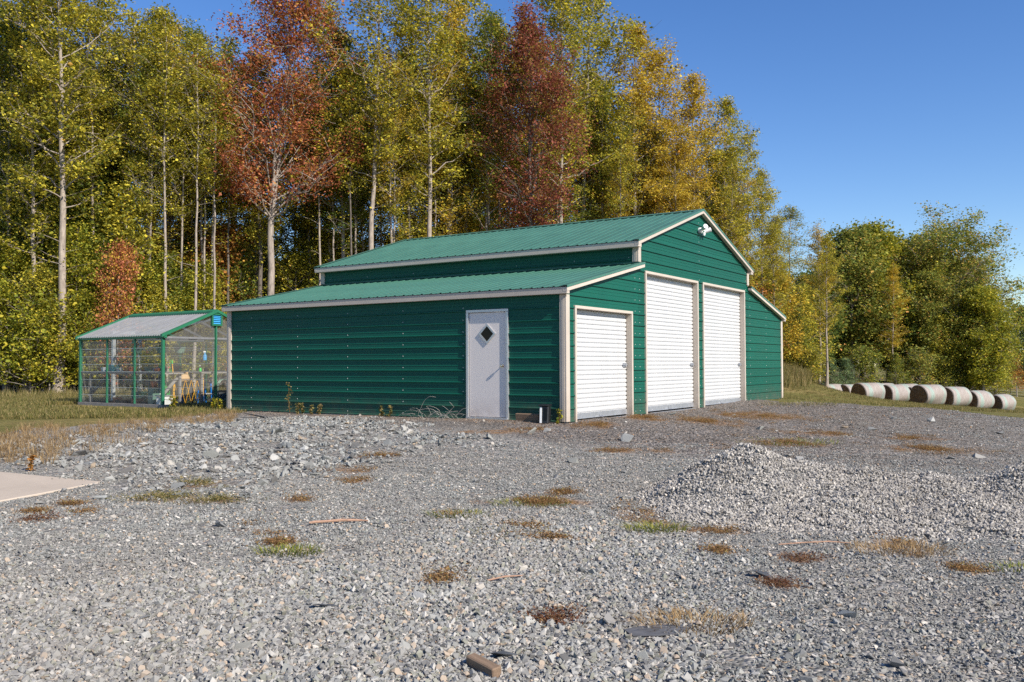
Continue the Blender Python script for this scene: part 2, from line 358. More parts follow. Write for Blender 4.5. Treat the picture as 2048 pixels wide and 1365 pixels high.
def field_mat():
    m, nt, b = new_mat('field_turf'); co = objco(nt)
    n1 = noise(nt, .35, 5, .6, co); n2 = noise(nt, 9, 5, .7, co)
    a = ramp(nt, [(.3, (.11, .115, .032)), (.5, (.17, .15, .05)), (.7, (.27, .20, .085))]); nt.links.new(n1.outputs[0], a.inputs[0])
    f = ramp(nt, [(.3, (.55, .55, .55)), (.7, (1.25, 1.25, 1.2))]); nt.links.new(n2.outputs[0], f.inputs[0])
    c = mixc(nt, 1.0, a.outputs[0], f.outputs[0], 'MULTIPLY')
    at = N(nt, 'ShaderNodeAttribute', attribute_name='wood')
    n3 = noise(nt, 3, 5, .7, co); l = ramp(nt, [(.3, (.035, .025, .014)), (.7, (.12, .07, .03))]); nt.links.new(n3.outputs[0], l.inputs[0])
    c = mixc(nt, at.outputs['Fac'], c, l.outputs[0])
    nt.links.new(c, b.inputs['Base Color']); b.inputs['Roughness'].default_value = .95; b.inputs['Specular IOR Level'].default_value = .1
    bump(nt, b, n2.outputs[0], .8, .08); return m
def gravel_mat():
    m, nt, b = new_mat('gravel_bed'); co = objco(nt)
    v = N(nt, 'ShaderNodeTexVoronoi'); v.inputs['Scale'].default_value = 34; nt.links.new(co, v.inputs['Vector'])
    v2 = N(nt, 'ShaderNodeTexVoronoi'); v2.inputs['Scale'].default_value = 15; nt.links.new(co, v2.inputs['Vector'])
    sp = N(nt, 'ShaderNodeSeparateColor'); nt.links.new(v.outputs['Color'], sp.inputs[0])
    base = ramp(nt, [(0, (.10, .097, .088)), (.4, (.205, .198, .18)), (.75, (.28, .265, .24)), (.92, (.42, .38, .33)), (1, (.38, .27, .17))])
    nt.links.new(sp.outputs[0], base.inputs[0])
    mill = ramp(nt, [(0, (.055, .049, .044)), (.45, (.135, .121, .11)), (.8, (.21, .19, .172)), (.95, (.38, .34, .30)), (1, (.36, .22, .12))])
    nt.links.new(sp.outputs[1], mill.inputs[0])
    am = N(nt, 'ShaderNodeAttribute', attribute_name='mill'); c = mixc(nt, am.outputs['Fac'], base.outputs[0], mill.outputs[0])
    nb = noise(nt, .9, 5, .65, co); tone = ramp(nt, [(.3, (.82, .81, .79)), (.7, (1.12, 1.12, 1.13))]); nt.links.new(nb.outputs[0], tone.inputs[0])
    c = mixc(nt, 1.0, c, tone.outputs[0], 'MULTIPLY')
    ad = N(nt, 'ShaderNodeAttribute', attribute_name='dirt'); nd = noise(nt, 6, 5, .7, co)
    dr = ramp(nt, [(.3, (.16, .085, .04)), (.7, (.30, .17, .08))]); nt.links.new(nd.outputs[0], dr.inputs[0])
    mm = N(nt, 'ShaderNodeMath', operation='MULTIPLY'); nt.links.new(ad.outputs['Fac'], mm.inputs[0])
    rr = ramp(nt, [(.38, (0, 0, 0)), (.58, (1, 1, 1))]); nt.links.new(nd.outputs[0], rr.inputs[0]); nt.links.new(rr.outputs[0], mm.inputs[1])
    c = mixc(nt, mm.outputs[0], c, dr.outputs[0])
    nt.links.new(c, b.inputs['Base Color']); b.inputs['Roughness'].default_value = 1; b.inputs['Specular IOR Level'].default_value = .03
    ad2 = N(nt, 'ShaderNodeMath', operation='ADD'); nt.links.new(v.outputs['Distance'], ad2.inputs[0]); nt.links.new(v2.outputs['Distance'], ad2.inputs[1])
    iv = N(nt, 'ShaderNodeMath', operation='MULTIPLY'); iv.inputs[1].default_value = -1; nt.links.new(ad2.outputs[0], iv.inputs[0])
    bump(nt, b, iv.outputs[0], .9, .02); return m
PATCH = []   # weed patches (world x, y, half-length across, half-length in depth, kind)
for px, py, rx, ry, k in [
 (690, 945, 60, 7, 'moss'), (705, 966, 42, 5, 'moss'), (440, 1003, 52, 10, 'mix'), (330, 1000, 60, 12, 'mix'), (400, 972, 60, 8, 'mix'), (140, 1013, 22, 4, 'moss'),
 (55, 1045, 38, 5, 'red'), (165, 1027, 14, 3, 'moss'), (70, 1028, 16, 3, 'moss'), (1030, 1062, 62, 18, 'moss'), (1100, 1010, 75, 12, 'moss'), (925, 1033, 34, 5, 'vivid'), (1060, 1009, 48, 8, 'vivid'),
 (960, 1008, 20, 4, 'vivid'), (1130, 990, 46, 5, 'moss'), (1285, 1035, 60, 20, 'moss'), (1430, 1068, 66, 10, 'moss'), (1440, 1106, 24, 6, 'moss'),
 (1590, 1120, 60, 9, 'red'), (1800, 1100, 50, 18, 'straw'), (1575, 888, 66, 8, 'vivid'), (1480, 902, 50, 5, 'vivid'), (1860, 902, 85, 8, 'moss'), (1830, 880, 60, 5, 'moss'), (1520, 835, 80, 9, 'moss'), (1420, 846, 70, 7, 'moss'),
 (1290, 838, 40, 6, 'moss'), (1200, 852, 40, 6, 'moss'), (560, 1092, 16, 3, 'moss'), (530, 1068, 18, 4, 'moss'), (1560, 1176, 30, 5, 'red'),
 (1930, 1146, 26, 6, 'straw'), (1100, 1080, 50, 10, 'moss'), (880, 1165, 22, 3, 'moss'), (1110, 1247, 30, 5, 'red'), (980, 866, 60, 5, 'moss'), (1060, 862, 40, 4, 'moss'),
 (590, 1005, 30, 3, 'moss'), (500, 1063, 26, 3, 'moss'), (1380, 1008, 46, 7, 'moss'), (1230, 905, 45, 4, 'vivid'), (760, 915, 40, 4, 'moss'), (1640, 870, 60, 5, 'moss'), (1300, 905, 50, 4, 'moss')]:
    x, y, z = ground_at(px, py); xb = ground_at(px+rx, py)[0]; yb = ground_at(px, max(py-ry, 760))[1]
    PATCH.append((x, y, abs(xb-x), max(.12, abs(yb-y)*.8), k))
def dirt(x, y):
    d = np.zeros(x.shape)
    for a, b, rx, ry, k in PATCH:
        r = ((x-a)/rx)**2+((y-b)/ry)**2; d = np.maximum(d, np.clip(1.25-r*.8, 0, .8))
    u, v = barn_uv(x, y)
    d = np.maximum(d, .55*np.clip(1-np.abs(u+.25)/.5, 0, 1)*((v > -1) & (v < 10)))
    return d
def yard_off(X, Y):
    s = sdist(X, Y, GRAVEL)+wob(X, Y)*.6
    return np.clip(s*.12, -.12, .018)
gx = seg((-600, -60, 10), (-60, -20, 24), (-20, 30, 110), (30, 90, 34), (90, 700, 12)); gy = seg((-300, -5, 12), (-5, 40, 90), (40, 120, 60), (120, 900, 14))
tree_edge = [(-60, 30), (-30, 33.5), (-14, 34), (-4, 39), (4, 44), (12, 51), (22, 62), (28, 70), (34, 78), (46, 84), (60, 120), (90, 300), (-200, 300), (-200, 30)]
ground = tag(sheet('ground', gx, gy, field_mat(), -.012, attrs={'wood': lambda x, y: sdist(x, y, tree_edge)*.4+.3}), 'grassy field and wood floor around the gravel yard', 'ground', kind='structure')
xs = seg((-30, -14, 30), (-14, 12, 230), (12, 30, 50)); ys = seg((-6, 3, 14), (3, 24, 190), (24, 34, 40))
yard = tag(sheet('gravel_yard', xs, ys, gravel_mat(), yard_off, keep=lambda X, Y: sdist(X, Y, GRAVEL)+wob(X, Y)*.6 > -1.2,
     attrs={'mill': lambda x, y: np.minimum(.5+1.2*(sdist(x, y, MILL)+wob(x, y)*.5), np.clip(1.15-np.maximum(-barn_uv(x, y)[1]-2.5, 0)*.13, .35, 1)), 'dirt': dirt}), 'grey gravel yard in front of the green barn', 'gravel yard', kind='structure')

# ------------------------------------------------------------------ the barn (local axes: u along the gable, v along the long wall, z up)
L, UC1, UC2, W, UR = 9.08, 3.018, 9.92, 12.96, 6.47
ZEL, ZEU, ZR, ZL1 = 2.43, 3.588, 4.73, 3.12
OV, EL, EU = .11, .137, .188
barn = tag(empty('metal_barn', (BC[0], BC[1], BZ), math.pi/2-TH), 'dark green metal barn with raised centre, side lean-tos and white roll-up doors', 'barn')
PER = .2286
def rib_profile(z0, z1, extra=()):
    """samples (z, outward offset) of the ribbed sheet between two heights"""
    base = [(0, 0), (.009, .026), (.026, .026), (.036, 0), (.100, 0), (.105, .004), (.116, .004), (.121, 0), (.162, 0), (.167, .004), (.178, .004), (.183, 0), (PER, 0)]
    pts = [(k*PER+a, b) for k in range(-1, 40) for a, b in base[:-1]]
    zz = np.array([p[0] for p in pts]); dd = np.array([p[1] for p in pts])
    zs = [z0, z1]+[z for z in zz if z0+.002 < z < z1-.002]+[z for z in extra if z0 < z < z1]
    zs = sorted(set(round(z, 5) for z in zs)); return [(z, float(np.interp(z, zz, dd))) for z in zs]
LS = (ZL1-ZEL)/(UC1+EL); US = (ZR-ZEU)/(UR-UC1+EU)
def top_lean(u): return ZEL+LS*(u+EL)-.035
def top_main(u): return ZEU+US*(min(u, 2*UR-u)-UC1+EU)-.035
def siding(parent, name, z0, z1, spans, place, breaks=()):
    """spans(z) -> list of [a, b]; place(s, off, z) -> local point"""
    prof = rib_profile(z0, z1, breaks); mb = MB()
    for (za, da), (zb, db) in zip(prof[:-1], prof[1:]):
        A = spans(za+1e-4); B = spans(zb-1e-4)
        if len(A) != len(B): A = B if len(B) < len(A) else A; B = A
        for (a0, a1), (b0, b1) in zip(A, B):
            if a1-a0 < .003 and b1-b0 < .003: continue
            mb.add([place(a0, da, za), place(a1, da, za), place(b1, db, zb), place(b0, db, zb)], [(0, 1, 2, 3)])
    if not mb.f: return
    key = {}; V = []; F = []                      # weld, then one object for each separate piece (left and right of a door)
    for f in mb.f:
        q = []
        for i in f:
            k = tuple(round(c, 4) for c in mb.v[i])
            if k not in key: key[k] = len(V); V.append(k)
            if key[k] not in q: q.append(key[k])
        if len(q) > 2: F.append(q)
    root = list(range(len(V)))
    def find(a):
        while root[a] != a: root[a] = root[root[a]]; a = root[a]
        return a
    for q in F:
        for b in q[1:]: root[find(b)] = find(q[0])
    for r in sorted(set(find(q[0]) for q in F)):
        part = MB(); ids = {}; fs = []
        for q in F:
            if find(q[0]) == r: fs.append([ids.setdefault(i, len(ids)) for i in q])
        part.add([V[i] for i in ids], fs); part.obj(name, M['green'], parent)
def rows(z1, h=PER*4): return [(z, min(z+h, z1)) for z in np.arange(0, z1, h) if min(z+h, z1)-z > .02]
DOORS = [(.30, 2.706, 2.12, .62), (3.33, 6.283, 3.01, 0), (6.59, 9.61, 3.01, 0)]
MDV0, MDV1, MDH = 1.21, 2.18, 2.09
lw = empty('long_wall', parent=barn)
def lspan(z): return [[0, MDV0], [MDV1, L]] if z < MDH else [[0, L]]
for a, b in rows(ZEL-.02): siding(lw, 'siding_panel', a, b, lspan, lambda s, d, z: (-d, s, z), (MDH,))
uw = empty('upper_wall', parent=barn)
for a, b in [(3.0, 3.2), (3.2, ZEU+.05)]: siding(uw, 'siding_panel', a, b, lambda z: [[0, L]], lambda s, d, z: (UC1-d, s, z))
gw = empty('gable_wall', parent=barn)
def cut(spans, z):
    out = []
    for a, b in spans:
        segs = [[a, b]]
        for d0, d1, h, _ in DOORS:
            if z < h:
                nx = []
                for p, q in segs:
                    if d1 <= p or d0 >= q: nx.append([p, q]); continue
                    if d0 > p: nx.append([p, d0])
                    if d1 < q: nx.append([d1, q])
                segs = nx
        out += segs
    return out
def left_sp(z):
    a = 0 if z <= top_lean(0) else (z-top_lean(0))/LS
    return cut([[a, UC1]], z) if a < UC1 else []
def right_sp(z): return [[2*UR-q, 2*UR-p] for p, q in ([[0 if z <= top_lean(0) else (z-top_lean(0))/LS, UC1]] if z < top_lean(UC1) else [])]
def mid_sp(z):
    zz = top_main(UC1); a = UC1 if z <= zz else UC1+(z-zz)/US
    return cut([[a, 2*UR-a]], z) if a < UR else []
gp = lambda s, d, z: (s, -d, z)
for sp, top in ((left_sp, top_lean(UC1)), (mid_sp, top_main(UR)), (right_sp, top_lean(UC1))):
    for a, b in rows(top): siding(gw, 'siding_panel', a, b, sp, gp, [d[2] for d in DOORS]+[top_lean(0), top_main(UC1)])
bw = empty('back_wall', parent=barn)
DO, DOORS2 = DOORS, []
def back_sp(f): return lambda z: f(z)
DOORS = []
for sp, top in ((left_sp, top_lean(UC1)), (mid_sp, top_main(UR)), (right_sp, top_lean(UC1))):
    for a, b in rows(top): siding(bw, 'siding_panel', a, b, sp, lambda s, d, z: (s, L+d, z), [top_lean(0), top_main(UC1)])
DOORS = DO
fw = empty('far_long_wall', parent=barn)
for a, b in rows(ZEL-.02): siding(fw, 'siding_panel', a, b, lambda z: [[0, L]], lambda s, d, z: (2*UR+d, s, z))
for a, b in [(3.0, 3.2), (3.2, ZEU+.05)]: siding(fw, 'siding_panel', a, b, lambda z: [[0, L]], lambda s, d, z: (UC2+d, s, z))
# screws: small domes in columns on the flats of the sheets
def screws(parent, pts, normal):
    V = []; F = []
    n = Vector(normal); x = n.orthogonal().normalized(); y = n.cross(x)
    for p in pts:
        p = Vector(p); k = len(V)
        for r, h in ((.011, 0.0005), (.007, .006)):
            V += [p+(x*math.cos(a)+y*math.sin(a))*r+n*h for a in np.arange(6)*math.pi/3]
        F += [(k+i, k+(i+1) % 6, k+6+(i+1) % 6, k+6+i) for i in range(6)]+[tuple(range(k+6, k+12))]
    mb = MB(); mb.add(V, F); return tag(mb.obj('screw_rows', M['screw'], parent), kind='stuff')
lpts = [(-.0, v, k*PER+.075+o) for v in (2.27, 3.78, 5.3, 6.8, 8.3) for k in range(10) for o in (0,) if k*PER+.08 < ZEL-.2]
screws(lw, lpts, (-1, 0, 0)); screws(uw, [(UC1, v, z) for v in (.2, 1.5, 3, 4.5, 6, 7.5, 8.8) for z in (3.275, 3.505)], (-1, 0, 0))
gpts = [(u, 0, k*PER+.075) for u in (2.88, 3.1, 6.43, 9.75, 10.1, 11.5) for k in range(20)
        if k*PER+.1 < (top_main(u) if UC1 < u < UC2 else top_lean(min(u, 2*UR-u)))-.06 and not any(a-.02 < u < b+.02 and k*PER+.06 < h for a, b, h, _ in DOORS)]
screws(gw, gpts, (0, -1, 0))
# roofs -----------------------------------------------------------
def roof_plane(parent, u0, z0, u1, z1, n_sheets=10):
    """ribbed sheets running from the eave (u0,z0) to the top (u1,z1); every sheet a piece of its own"""
    va, vb = -OV, L+OV; wd = (vb-va)/n_sheets; p = wd/4
    d = Vector((u1-u0, 0, z1-z0)).normalized(); n = Vector((-d.z, 0, d.x)); n = n if n.z > 0 else -n
    prof = []
    for k in range(4):
        prof += [(k*p, 0), (k*p+.09*p, .014), (k*p+.20*p, .014), (k*p+.29*p, 0), (k*p+.55*p, 0), (k*p+.58*p, .004), (k*p+.64*p, .004), (k*p+.67*p, 0)]
    prof.append((wd, 0)); mb = MB(); V = []
    for s, h in prof:
        for a, b in ((u0, z0), (u1, z1)): V.append(Vector((a, s, b))+n*h)
    mb.add(V, [(2*i, 2*i+2, 2*i+3, 2*i+1) for i in range(len(prof)-1)])
    me = mb.mesh('roof_panel', M['roof'])
    for i in range(n_sheets): link('roof_panel', me, parent, (0, va+i*wd, 0))
    return n
rf = empty('roof', parent=barn)
roof_plane(rf, UC1-EU, ZEU, UR, ZR); roof_plane(rf, 2*UR-UC1+EU, ZEU, UR, ZR)
lr = empty('lean_to_roof', parent=barn); roof_plane(lr, -EL, ZEL, UC1, ZL1)
rr = empty('far_lean_to_roof', parent=barn); roof_plane(rr, 2*UR+EL, ZEL, 2*UR-UC1, ZL1)
def cap_poly(t0, t1):
    s = 1
    return [(UR-.17, ZR-US*.17+t1), (UR, ZR+t1), (UR+.17, ZR-US*.17+t1), (UR+.17, ZR-US*.17+t0), (UR, ZR+t0), (UR-.17, ZR-US*.17+t0)]
MB().prism(cap_poly(.023, .027), -OV-.012, L+OV+.012, 1).obj('ridge_cap', M['roof'], rf)
# rake flashing (green, lies on the roof edge), beige rake board below it, beige eave fascia
def rakes(roof, u0, z0, u1, z1, mirror):
    f = (lambda u: 2*UR-u) if mirror else (lambda u: u)
    for va, vb, sgn in ((-OV-.012, .03, 1), (L-.03, L+OV+.012, -1)):
        g = [(f(u0), z0+.0215), (f(u1), z1+.0215), (f(u1), z1+.026), (f(u0), z0+.026)]
        MB().prism(g, va, vb, 1).obj('rake_flashing', M['roof'], roof)
        e = va if sgn > 0 else vb-.006
        g = [(f(u0), z0-.020), (f(u1), z1-.020), (f(u1), z1+.0212), (f(u0), z0+.0212)]
        MB().prism(g, e, e+.006, 1).obj('rake_edge', M['roof'], roof)
        b = [(f(u0+.01), z0-.085), (f(u1-.004), z1-.085), (f(u1-.004), z1-.023), (f(u0+.01), z0-.023)]
        a0, a1 = (-OV-.004, -.022) if sgn > 0 else (L+.022, L+OV+.004)
        MB().prism(b, a0, a1, 1).obj('rake_board', M['beige'], roof)
rakes(rf, UC1-EU, ZEU, UR, ZR, False); rakes(rf, UC1-EU, ZEU, UR, ZR, True)
rakes(lr, -EL, ZEL, UC1+.12, ZL1+LS*.12, False); rakes(rr, -EL, ZEL, UC1, ZL1, True)
def fascia(roof, ue, uw_, z, mirror):
    f = (lambda u: 2*UR-u) if mirror else (lambda u: u)
    a, b = f(ue+.012), f(uw_-.024); a, b = min(a, b), max(a, b)
    MB().box(a, b, -OV+.004, L+OV-.004, z-.125, z-.006).obj('eave_fascia', M['beige'], roof, bevel=.004)
fascia(lr, -EL, 0, ZEL, False); fascia(rf, UC1-EU, UC1, ZEU, False); fascia(rr, -EL, 0, ZEL, True); fascia(rf, UC1-EU, UC1, ZEU, True)
MB().bar((UC1-.012, -.05, ZL1+.03), (UC1-.012, L+.05, ZL1+.03), .03, .012).obj('wall_flashing', M['roof'], lr)
# corner trims
def corner(u, v, su, sv, z0, z1):
    mb = MB(); t = .034; k = .1
    a0, a1 = sorted((u+su*t, u-su*k)); b0, b1 = sorted((v+sv*t, v+sv*.002))
    mb.box(a0, a1, b0, b1, z0, z1)
    a0, a1 = sorted((u+su*t, u+su*.002)); b0, b1 = sorted((v+sv*.0015, v-sv*k))
    mb.box(a0, a1, b0, b1, z0, z1)
    # folded middle step on the long side
    a0, a1 = sorted((u+su*(t+.006), u+su*t)); b0, b1 = sorted((v-sv*.005, v-sv*.055)); mb.box(a0, a1, b0, b1, z0, z1)
    mb.obj('corner_trim', M['beige'], barn)
for (u, v, su, sv) in ((0, 0, -1, -1), (0, L, -1, 1), (W-.02, 0, 1, -1), (W-.02, L, 1, 1)): corner(u, v, su, sv, .015, ZEL-.13)
for (u, v, su, sv) in ((UC1, 0, -1, -1), (UC1, L, -1, 1), (UC2, 0, 1, -1), (UC2, L, 1, 1)): corner(u, v, su, sv, ZL1+.05, ZEU-.1)
MB().box(0, W-.02, .03, L-.03, -.06, -.002).obj('base_rail', M['galv'], barn)
# roll-up doors ---------------------------------------------------
SLAT = .0871
def roll_door(d0, d1, h, _):
    e = empty('roll_up_door', (0, 0, 0), parent=barn); f = .055; rec = .095
    fr = MB()
    fr.box(d0, d0+f, -.040, rec+.03, -.01, h-f); fr.box(d1-f, d1, -.040, rec+.03, -.01, h-f); fr.box(d0, d1, -.040, rec+.03, h-f, h)
    fr.obj('door_frame', M['beige'], e, bevel=.004)
    MB().box(d0+.03, d1-.03, rec+.08, rec+.1, 0, h-.03).obj('dark_backing', M['dark'], e)
    prof = [(rec, 0), (rec+.014, .003), (rec+.014, .015), (rec, .019), (rec-.003, .045), (rec, SLAT-.001), (rec+.02, SLAT-.001), (rec+.02, 0)]
    mb = MB(); mb.prism([(y, z) for y, z in prof], d0+f+.004, d1-f-.004, 0); me = mb.mesh('slat', M['white'])
    z = .135; k = 0
    while z < h-f-.01: link('slat', me, e, (0, 0, z)); z += SLAT
    bb = MB().box(d0+f+.004, d1-f-.004, rec-.008, rec+.03, .03, .133); bb.box(d0+f+.004, d1-f-.004, rec-.022, rec-.009, .03, .045)
    bb.obj('bottom_bar', M['galv'], e, bevel=.003)
    m = (d0+d1)/2; hd = MB().box(m-.07, m+.07, rec-.018, rec-.0085, .06, .10)
    hd.tube([(m-.05, rec-.02, .055), (m-.045, rec-.05, .04), (m+.045, rec-.05, .04), (m+.05, rec-.02, .055)], .008, 6)
    hd.obj('lift_handle', M['galv'], e)
    la = MB().box(d1-f-.17, d1-f-.01, rec-.020, rec-.004, .98, 1.07); la.tube([(d1-f-.20, rec-.03, 1.025), (d1-f+.02, rec-.03, 1.025)], .009, 8)
    la.box(d1-f-.12, d1-f-.08, rec-.05, rec-.02, 1.0, 1.05); la.obj('slide_latch', M['galv'], e)
    tr = MB()
    for k in range(int((h-f)/SLAT)): tr.box(d1-f-.022, d1-f-.002, rec-.006, rec-.0035, .14+k*SLAT-.006, .14+k*SLAT+.02)
    tr.obj('guide_notches', M['dark'], e); return e
for i, d in enumerate(DOORS):
    tag(roll_door(*d))['label'] = ('short white roll-up door in the near lean-to', 'tall white roll-up door in the middle of the gable', 'tall white roll-up door nearest the far lean-to')[i]
# entry door in the long wall
ed = empty('entry_door', parent=barn); f = .055
fr = MB(); fr.box(-.040, .05, MDV0, MDV0+f, .01, MDH-f); fr.box(-.040, .05, MDV1-f, MDV1, .01, MDH-f); fr.box(-.040, .05, MDV0, MDV1, MDH-f, MDH)
fr.obj('door_frame', M['alu'], ed, bevel=.005)
MB().box(-.055, .05, MDV0+.004, MDV1-.004, .006, .05).obj('threshold', M['alu'], ed, bevel=.004)
DC, DZ, DH = 1.695, 1.625, .148
def diamond(r): return [(DC, DZ-r), (DC+r, DZ), (DC, DZ+r), (DC-r, DZ)]
slab = MB(); o = [(MDV0+f+.006, .056), (MDV1-f-.006, .056), (MDV1-f-.006, MDH-f-.004), (MDV0+f+.006, MDH-f-.004)]
slab.prism(o, -.012, .03, 0); leaf = slab.obj('door_leaf', M['door'], ed, bevel=.004)
ins = MB()
for a, b in ((0, 1), (1, 2), (2, 3), (3, 0)):
    O, I = diamond(DH+.048), diamond(DH)
    ins.prism([O[a], O[b], I[b], I[a]], -.030, -.0118, 0)
ins.obj('window_frame', M['alu'], leaf); MB().prism(diamond(DH+.004), -.0205, -.0125, 0).obj('window_pane', M['darkglass'], leaf)
kb = MB(); kb.tube([(-.012, 1.35, 1.02), (-.020, 1.35, 1.02)], .032, 14); kb.tube([(-.02, 1.35, 1.02), (-.045, 1.35, 1.02), (-.052, 1.35, 1.02), (-.066, 1.35, 1.02), (-.076, 1.35, 1.02)], [.012, .012, .024, .028, .018], 14)
kb.obj('door_knob', M['chrome'], leaf, smooth=True)
sp = MB()
for z in np.arange(.15, 2, .16): sp.box(-.042, -.0395, MDV0+.02, MDV0+.028, z, z+.008)
sp.obj('frame_screws', M['dark'], ed)
# post foot under the near corner
pf = MB(); pf.box(.0, .012, .0, .06, -.075, .0); pf.box(.048, .06, .0, .06, -.075, 0); pf.box(.0, .06, .0, .06, -.002, .012); pf.obj('post_foot', M['galv'], barn)
def B(u, v, z): p = BC+UD*u+VD*v; return (float(p[0]), float(p[1]), BZ+z)
# security light under the peak
sgl = tag(empty('security_light', B(UR-.02, -.004, 4.22), math.pi/2-TH), 'white twin-head security light fixed under the barn gable peak', 'security light')
mb = MB(); mb.lathe([(0, 0), (.07, 0), (.07, .05), (.05, .07), (0, .07)], n=14)
link('wall_mount', mb.mesh('wall_mount', M['lampwhite'], smooth=True), sgl, (0, .0, .02), (math.pi/2, 0, 0))
for sx in (-1, 1):
    hd = MB(); hd.lathe([(.0, -.08), (.035, -.08), (.045, -.05), (.055, .05), (.062, .07), (.062, .085), (.05, .085), (0, .08)], n=14)
    h = link('lamp_head', hd.mesh('lamp_head', M['lampwhite'], smooth=True), sgl, (.11*sx+.03, -.15, .04-.02*sx), (R(70), 0, R(35*sx)))
    MB().tube([(0, -.06, .02), (.11*sx+.03, -.13, .04-.02*sx)], .018, 8).obj('lamp_arm', M['lampwhite'], sgl)
sn = MB(); sn.lathe([(0, -.05), (.03, -.045), (.04, 0), (.035, .03), (0, .035)], n=12); sn.obj('motion_sensor', M['lampwhite'], sgl, smooth=True, loc=(.04, -.10, -.06))

# ------------------------------------------------------------------ the greenhouse
GA = np.array((-9.06, 23.4)); GZ = .40; GW, GL, GH, GR = 3.26, 3.72, 1.88, 2.56
gh = tag(empty('greenhouse', (GA[0], GA[1], GZ), math.pi/2-TH), 'small greenhouse of clear corrugated panels with green posts and ridge', 'greenhouse')
for a in ((-.06, .06, -.05, GL+.05), (GW-.06, GW+.06, -.05, GL+.05)): MB().box(a[0], a[1], a[2], a[3], -.06, .09).obj('base_sill', M['greywood'], gh)
for v in (-.02, GL-.06): MB().box(.061, GW-.061, v, v+.08, -.06, .088).obj('base_sill', M['greywood'], gh)
p = .085
for v in (0, 1.2, 2.45, GL):
    for u in (0, GW):
        wdt = .075 if v in (0, GL) else .05
        MB().box(u-wdt/2-.01, u+wdt/2-.01, v-wdt/2, v+wdt/2, .091, GH-.062).obj('post', M['ghgreen'], gh, bevel=.004)
for v in (0, GL):
    MB().box(GW/2-.03, GW/2+.03, v-.03, v+.03, .091, GR-.37 if v == 0 else GR-.10).obj('post', M['ghgreen'], gh, bevel=.004)
for u in (0, GW): MB().box(u-.05, u+.04, -.11, GL+.11, GH-.06, GH+.035).obj('eave_beam', M['ghgreen'], gh, bevel=.01)
gs = (GR-GH)/(GW/2)
for v in (-.12, GL+.035):
    for mirror in (0, 1):
        f = (lambda u: GW-u) if mirror else (lambda u: u)
        MB().prism([(f(-.12), GH-.035), (f(GW/2), GR), (f(GW/2), GR+.075), (f(-.12), GH+.04)], v, v+.085, 1).obj('rake_trim', M['ghgreen'], gh)
MB().prism([(GW/2-.13, GR-.02), (GW/2, GR+.04), (GW/2+.13, GR-.02), (GW/2+.13, GR+.03), (GW/2, GR+.09), (GW/2-.13, GR+.03)], -.12+.086, GL+.034, 1).obj('ridge_cap', M['ghgreen'], gh)
MB().bar((-.001, 0, .93), (-.001, GL, .93), .04, .05).obj('middle_rail', M['greywood'], gh)
MB().box(.05, GW/2-.031, -.02, .02, GH-.06, GH-.01).obj('tie_rail', M['alu'], gh); MB().box(GW/2+.031, GW-.05, -.02, .02, GH-.06, GH-.01).obj('tie_rail', M['alu'], gh)
for v in (1.2, 2.45):
    for mirror in (0, 1):
        f = (lambda u: GW-u) if mirror else (lambda u: u)
        MB().bar((f(0), v, GH), (f(GW/2), v, GR-.03), .04, .06).obj('rafter', M['alu'], gh)
    MB().bar((.1, v, GH-.02), (GW-.1, v, GH-.02), .035, .05).obj('cross_tie', M['alu'], gh)
MB().bar((.55, 1.0, GH+.15), (GW/2, .06, GH+.5), .04, .05).obj('brace', M['alu'], gh)
# clear panels: horizontal corrugation, each bay a pane of its own
def wavy(a0, a1, z0, z1, place, name, mat, pitch=.21, amp=.013, par=gh):
    mb = MB(); zs = np.arange(z0, z1, pitch/6); zs = np.append(zs, z1)
    rows_ = [(z, amp*(abs(math.sin(math.pi*(z-z0)/pitch))**.5)) for z in zs]
    V = [place(s, d, z) for z, d in rows_ for s in (a0, a1)]
    mb.add(V, [(2*i, 2*i+1, 2*i+3, 2*i+2) for i in range(len(rows_)-1)]); o = mb.obj(name, mat, par)
    for z in np.arange(z0+pitch, z1-.03, pitch): V = [place(a0+.004, .015, z), place(a1-.004, .015, z)]; MB().bar(V[0], V[1], .004, .011).obj('lap_joint', M['alu'], o)
    return o
for a, b in ((.03, 1.17), (1.23, 2.42), (2.48, GL-.03)):
    wavy(a, b, .1, GH-.07, lambda s, d, z: (-.012-d, s, z), 'wall_pane', M['pane'])
    wavy(a, b, .1, GH-.07, lambda s, d, z: (GW+.012+d, s, z), 'wall_pane', M['pane'])
for a, b in ((.05, GW/2-.035), (GW/2+.035, GW-.05)):
    wavy(a, b, .1, GH-.07, lambda s, d, z: (s, -.012-d, z), 'wall_pane', M['pane'])
    wavy(a, b, .1, GH-.07, lambda s, d, z: (s, GL+.012+d, z), 'wall_pane', M['pane'])
for v in (-.015, GL+.015):
    mb = MB(); mb.add([(.06, v, GH-.03), (GW-.06, v, GH-.03), (GW/2, v, GR-.03)], [(0, 1, 2)]); mb.obj('gable_pane', M['pane'], gh)
def roofpane(v0, v1, mirror):
    f = (lambda u: GW-u) if mirror else (lambda u: u)
    vs = np.arange(v0, v1+1e-6, (v1-v0)/36); mb = MB(); V = []
    for i, v in enumerate(vs):
        h = .012*math.cos(i*math.pi/1.5)
        V += [(f(-.10), v, GH+.006+h), (f(GW/2-.02), v, GR+.012+h)]
    mb.add(V, [(2*i, 2*i+1, 2*i+3, 2*i+2) for i in range(len(vs)-1)]); mb.obj('roof_pane', M['roofpane'], gh)
for m_ in (0, 1):
    for a, b in ((-.03, 1.22), (1.22, 2.46), (2.46, GL+.03)): roofpane(a, b, m_)
